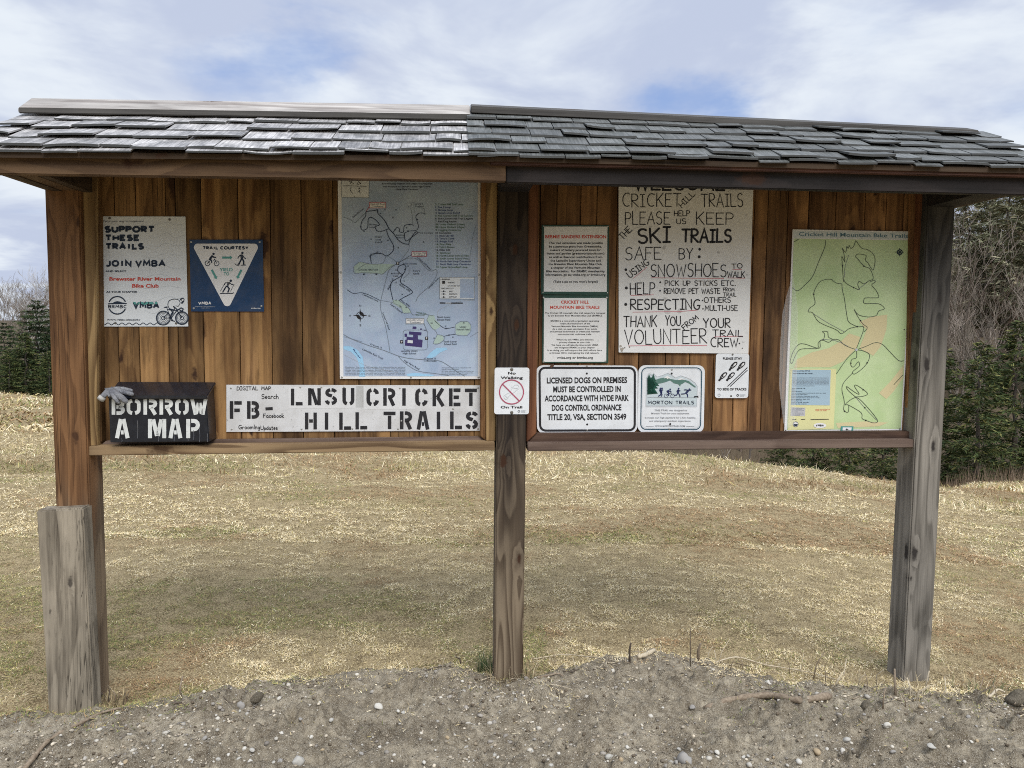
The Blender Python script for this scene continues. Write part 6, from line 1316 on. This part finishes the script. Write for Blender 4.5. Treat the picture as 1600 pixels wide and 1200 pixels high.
def bare(seed, h, r, depth=5, spread=0.55, fork=3, minr=0.006):
    q = random.Random(seed); vs, fs = [], []
    def seg(p, d, L, r0, lev):
        n = 3 if lev < 3 else 2
        pts = [p]; dd = d.copy()
        for i in range(n):
            dd = (dd + Vector((q.gauss(0, .13), q.gauss(0, .13), q.gauss(0.05, .08)))).normalized(); pts.append(pts[-1]+dd*L/n)
        r1 = max(minr*0.7, r0*0.58); sides = 5 if lev < 2 else 3
        k = len(vs)
        for i, pp in enumerate(pts):
            rr_ = r0+(r1-r0)*i/n; a = dd.cross(Vector((.3, .8, .4))).normalized(); b_ = dd.cross(a)
            for s_ in range(sides):
                an = 6.283*s_/sides; vs.append(tuple(pp+(a*math.cos(an)+b_*math.sin(an))*rr_))
        for i in range(n):
            for s_ in range(sides): fs.append((k+i*sides+s_, k+i*sides+(s_+1) % sides, k+(i+1)*sides+(s_+1) % sides, k+(i+1)*sides+s_))
        if lev >= depth: return
        m_ = fork if lev else fork+2
        for j in range(m_):
            f = q.uniform(0.35, 1.0) if lev else q.uniform(0.3, 1.0); i = min(n-1, int(f*n)); pp = pts[i].lerp(pts[i+1], f*n-i)
            side = Vector((q.gauss(0, 1), q.gauss(0, 1), q.gauss(0.25, .4))).normalized()
            nd = (dd*(1-spread)+side*spread+Vector((0, 0, .18))).normalized()
            seg(pp, nd, L*q.uniform(0.5, 0.78), max(minr, r0*(0.55 if j else 0.68)*(1-0.3*f)), lev+1)
    seg(Vector((0, 0, -0.6)), Vector((0, 0, 1)), h*0.42, r, 0)
    return vs, fs
DKG = [(0.030, 0.050, 0.024), (0.045, 0.070, 0.030), (0.060, 0.088, 0.034), (0.085, 0.105, 0.040), (0.036, 0.055, 0.030)]
MIDG = [(0.055, 0.080, 0.028), (0.085, 0.105, 0.036), (0.030, 0.048, 0.020), (0.15, 0.15, 0.052), (0.042, 0.060, 0.022)]
PINEG = [(0.19, 0.195, 0.115), (0.26, 0.255, 0.16), (0.14, 0.15, 0.085), (0.33, 0.31, 0.205), (0.23, 0.20, 0.13)]
CONI = {}
def conifer_mesh(kind, i):
    if (kind, i) not in CONI:
        P_ = {'hemlock': dict(h=9.0, rad=3.5, nb=210, cols=MIDG, droop=0.20, card=0.50, power=0.6, base=0.01), 'spruce': dict(h=12.0, rad=4.6, nb=250, cols=DKG, droop=0.14, card=0.60, power=0.55, base=0.03, layered=17), 'pine': dict(h=15.0, rad=4.2, nb=230, cols=PINEG, droop=-0.10, card=0.60, power=0.5, base=0.22, layered=16, per=6)}[kind]
        v, f, c = conifer(40+i*7+len(kind), **P_)
        cm = mesh_np('crown', v, f, c); cm.materials.append(FOL)
        tb = trunk_arrays(P_['h'], 0.17 if kind != 'pine' else 0.22, i); to_ = tb.build('trunk', BARK, None, smooth=True); tm = to_.data; bpy.data.objects.remove(to_)
        CONI[(kind, i)] = (cm, tm)
    return CONI[(kind, i)]
BARE = {}
def bare_mesh(i, mat):
    if (i, mat.name) not in BARE:
        v, f = bare(i*13+1, 12.0, 0.11, 5, 0.5, 3, 0.010)
        k = bpy.data.meshes.new('branches'); k.from_pydata(v, [], f); k.materials.append(mat)
        BARE[(i, mat.name)] = k
    return BARE[(i, mat.name)]
def put_tree(kind, i, px, y, top_py, label, cat='tree', group=None, mat=None, wide=1.0, hbase=None):
    d = ray(px, 600); x = d.x/d.y*y; z = float(ground(x, y)); dt = ray(px, top_py); H_ = CZ + dt.z/dt.y*y - z
    nm = {'hemlock': 'hemlock_tree', 'spruce': 'spruce_tree', 'pine': 'pine_tree', 'bare': 'bare_tree', 'sapling': 'bare_tree'}[kind]
    if kind in ('bare', 'sapling'):
        k = H_/12.0*1.05; root = thing(nm, label, cat, (x, y, z), px*0.37, group)
        o = bpy.data.objects.new('branches', bare_mesh(i, mat or BARKP)); COL.objects.link(o); o.parent = root; root.scale = (k*wide, k*wide, k)
    else:
        cm, tm = conifer_mesh(kind, i); h = {'hemlock': 9, 'spruce': 12, 'pine': 15}[kind]; k = H_/h
        root = thing(nm, label, cat, (x, y, z), px*0.37, group)
        for nm2, me in (('crown', cm), ('trunk', tm)):
            o = bpy.data.objects.new(nm2, me); COL.objects.link(o); o.parent = root
        root.scale = (k*wide, k*wide, k)
    return root
# right: evergreens at the field's edge, bare trees behind, pines on the hill
GR = 'trees beyond the field on the right'
put_tree('hemlock', 0, 1532, 41, 535, 'broad bushy evergreen just right of the grey right post', group=GR, wide=1.05)
put_tree('hemlock', 1, 1590, 43, 500, 'dark evergreen at the right edge behind the broad bushy one', group=GR)
put_tree('hemlock', 2, 1470, 44, 545, 'evergreen half hidden behind the grey right post', group=GR)
put_tree('spruce', 0, 1660, 44, 470, 'tall dark spruce just outside the broad evergreen at the right edge', group=GR)
put_tree('hemlock', 0, 1385, 40, 620, 'low evergreen seen under the right sill beside the right post', group=GR)
put_tree('hemlock', 1, 1330, 39, 640, 'evergreen under the right sill, third from the right post', group=GR)
put_tree('hemlock', 2, 1275, 40, 630, 'bushy evergreen in the middle of the gap under the right sill', group=GR)
put_tree('hemlock', 0, 1228, 43, 650, 'leftmost evergreen showing under the right sill', group=GR)
put_tree('bare', 0, 1180, 40, 560, 'bare tree with dark trunks under the snow track sign', group=GR, mat=BARK)
put_tree('bare', 1, 1140, 46, 590, 'bare tree seen above the mound under the hand lettered notice', group=GR)
put_tree('bare', 2, 1545, 50, 372, 'bare grey tree standing behind the broad bushy evergreen', group=GR, mat=BARKP, wide=0.8)
put_tree('bare', 3, 1508, 52, 405, 'bare forked tree beside the top of the right post', group=GR, mat=BARKP, wide=0.8)
put_tree('bare', 4, 1585, 49, 395, 'bare tree at the right edge above the dark evergreen', group=GR, mat=BARKP, wide=0.8)
put_tree('bare', 1, 1530, 55, 380, 'bare reddish tree deep in the wood behind the forked one', group=GR, mat=BARKP, wide=0.9)
put_tree('bare', 0, 1620, 52, 380, 'bare tree outside the right edge of the view', group=GR, mat=BARKP)
put_tree('pine', 0, 1560, 64, 262, 'grey green pine on the hill under the end of the right eave', group=GR, wide=1.1)
put_tree('pine', 1, 1610, 60, 240, 'tall grey green pine at the upper right edge', group=GR, wide=1.1)
put_tree('pine', 2, 1500, 66, 285, 'grey green pine on the hill just behind the top of the right post', group=GR)
put_tree('pine', 1, 1530, 74, 250, 'pale pine farthest up the hill on the right', group=GR)
put_tree('pine', 0, 1590, 76, 235, 'pale pine farthest up the hill nearest the right edge', group=GR)
# left: dark evergreens with a bare wood rising behind
GL_ = 'trees beyond the field on the left'
for a in (('spruce', 0, 62, 52, 470, 'tall dark evergreen close to the brown left post'), ('spruce', 1, 12, 54, 505, 'dark evergreen at the left edge'), ('hemlock', 1, 40, 50, 520, 'lower evergreen in front of the tall one at the left post'), ('spruce', 2, 95, 55, 480, 'dark evergreen hidden behind the left post'), ('hemlock', 2, -25, 51, 520, 'evergreen just outside the left edge'), ('hemlock', 0, 15, 49, 545, 'lowest evergreen along the left field edge'), ('hemlock', 2, 78, 49, 548, 'low evergreen tight against the left post')):
    put_tree(*a, group=GL_, wide=1.25)
for a in ((0, 8, 62, 415, 'bare tree at the left edge against the sky', BARKP), (1, 30, 66, 408, 'bare tree rising between the left edge and the left post', BARKP), (2, 58, 60, 402, 'pale barked bare tree nearest the left post', BIRCH), (3, 70, 68, 415, 'bare tree with a twiggy top right beside the left post', BARKP), (4, 45, 72, 420, 'bare tree farthest back on the left', BARKP), (3, -15, 64, 420, 'bare tree outside the left edge of the view', BARKP), (1, 18, 74, 428, 'bare twiggy tree behind the left edge one', BARKP), (0, 100, 66, 415, 'bare tree hidden behind the left post', BARKP), (2, 40, 78, 430, 'distant bare tree low on the left skyline', BARKP)):
    put_tree('bare', a[0], a[1], a[2], a[3], a[4], group=GL_, mat=a[5], wide=0.9)
# the wood beyond, one mass
def wood_mass(name, label, spots, kinds, seed):
    q = np.random.default_rng(seed); V, F_, C_ = [], [], []; b0 = 0
    for px, y, tp in spots:
        d = ray(px, 600); x = d.x/d.y*y; z = float(ground(x, y)); dt = ray(px, tp); H_ = max(3.0, CZ+dt.z/dt.y*y-z)
        if q.random() < kinds:
            v, f, c = conifer(int(q.integers(9999)), H_, H_*0.26, 90, DKG, card=0.6, per=3) if tp > 385 else conifer(int(q.integers(9999)), H_, H_*0.28, 90, PINEG, card=0.6, per=6, droop=-0.05, base=0.25)
        else:
            vv, ff = bare(int(q.integers(9999)), H_*1.0, 0.10, 4, 0.5, 3, 0.016); v = np.array(vv); f = np.array(ff); c = np.tile(np.array([[0.20, 0.155, 0.125], [0.27, 0.225, 0.19], [0.15, 0.11, 0.085]][int(q.integers(3))])*(0.8+0.5*q.random()), (len(v), 1))
        V.append(v+np.array([x, y, z])); F_.append(f+b0); C_.append(c); b0 += len(v)
    o = link(name, mesh_np(name, np.concatenate(V), np.concatenate(F_), np.concatenate(C_)), FOL)
    tag(o, label, 'wood', kind='stuff')
qr = random.Random(12)
wood_mass('wood', 'mixed wood of bare and evergreen trees beyond the field behind the kiosk', [(x_, qr.uniform(52, 95), qr.uniform(425, 520) if x_ < 950 else qr.uniform(300, 440)) for x_ in [qr.uniform(120, 1480) for _ in range(46)] + [qr.uniform(980, 1480) for _ in range(44)]], 0.40, 3)
wood_mass('hillside_wood', 'grey brown bare wood covering the hillside behind the evergreens on the right', [(qr.uniform(1420, 2100), qr.uniform(56, 110), qr.uniform(225, 380)) for _ in range(90)], 0.10, 4)
wood_mass('left_wood', 'grey bare wood along the skyline left of the kiosk', [(qr.uniform(-500, 130), qr.uniform(60, 95), qr.uniform(415, 470)) for _ in range(36)], 0.2, 5)
# brush along the foot of the trees
q = np.random.default_rng(8); vs, fs, cs = [], [], []
for i in range(5200):
    a, y = (q.uniform(0.12, 0.82), q.uniform(36.5, 41)) if i < 2200 else (q.uniform(0.05, 0.45), q.uniform(46, 62)); x = a*y
    z = float(ground(x, y)); h = q.uniform(0.3, 1.1)*(1 if i < 2200 else 1.9); dx, dy = q.normal(0, 0.25, 2)*h; k = len(vs); w_ = 0.012
    vs += [(x-w_, y, z), (x+w_, y, z), (x+dx, y+dy, z+h)]; fs.append((k, k+1, k+2)); cs += [np.array([0.15, 0.112, 0.080])*q.uniform(0.5, 1.4)]*3
o = link('brush', mesh_np('brush', vs, fs, np.array(cs)), FOL); tag(o, 'low reddish brown brush along the foot of the evergreens', 'brush', kind='stuff')
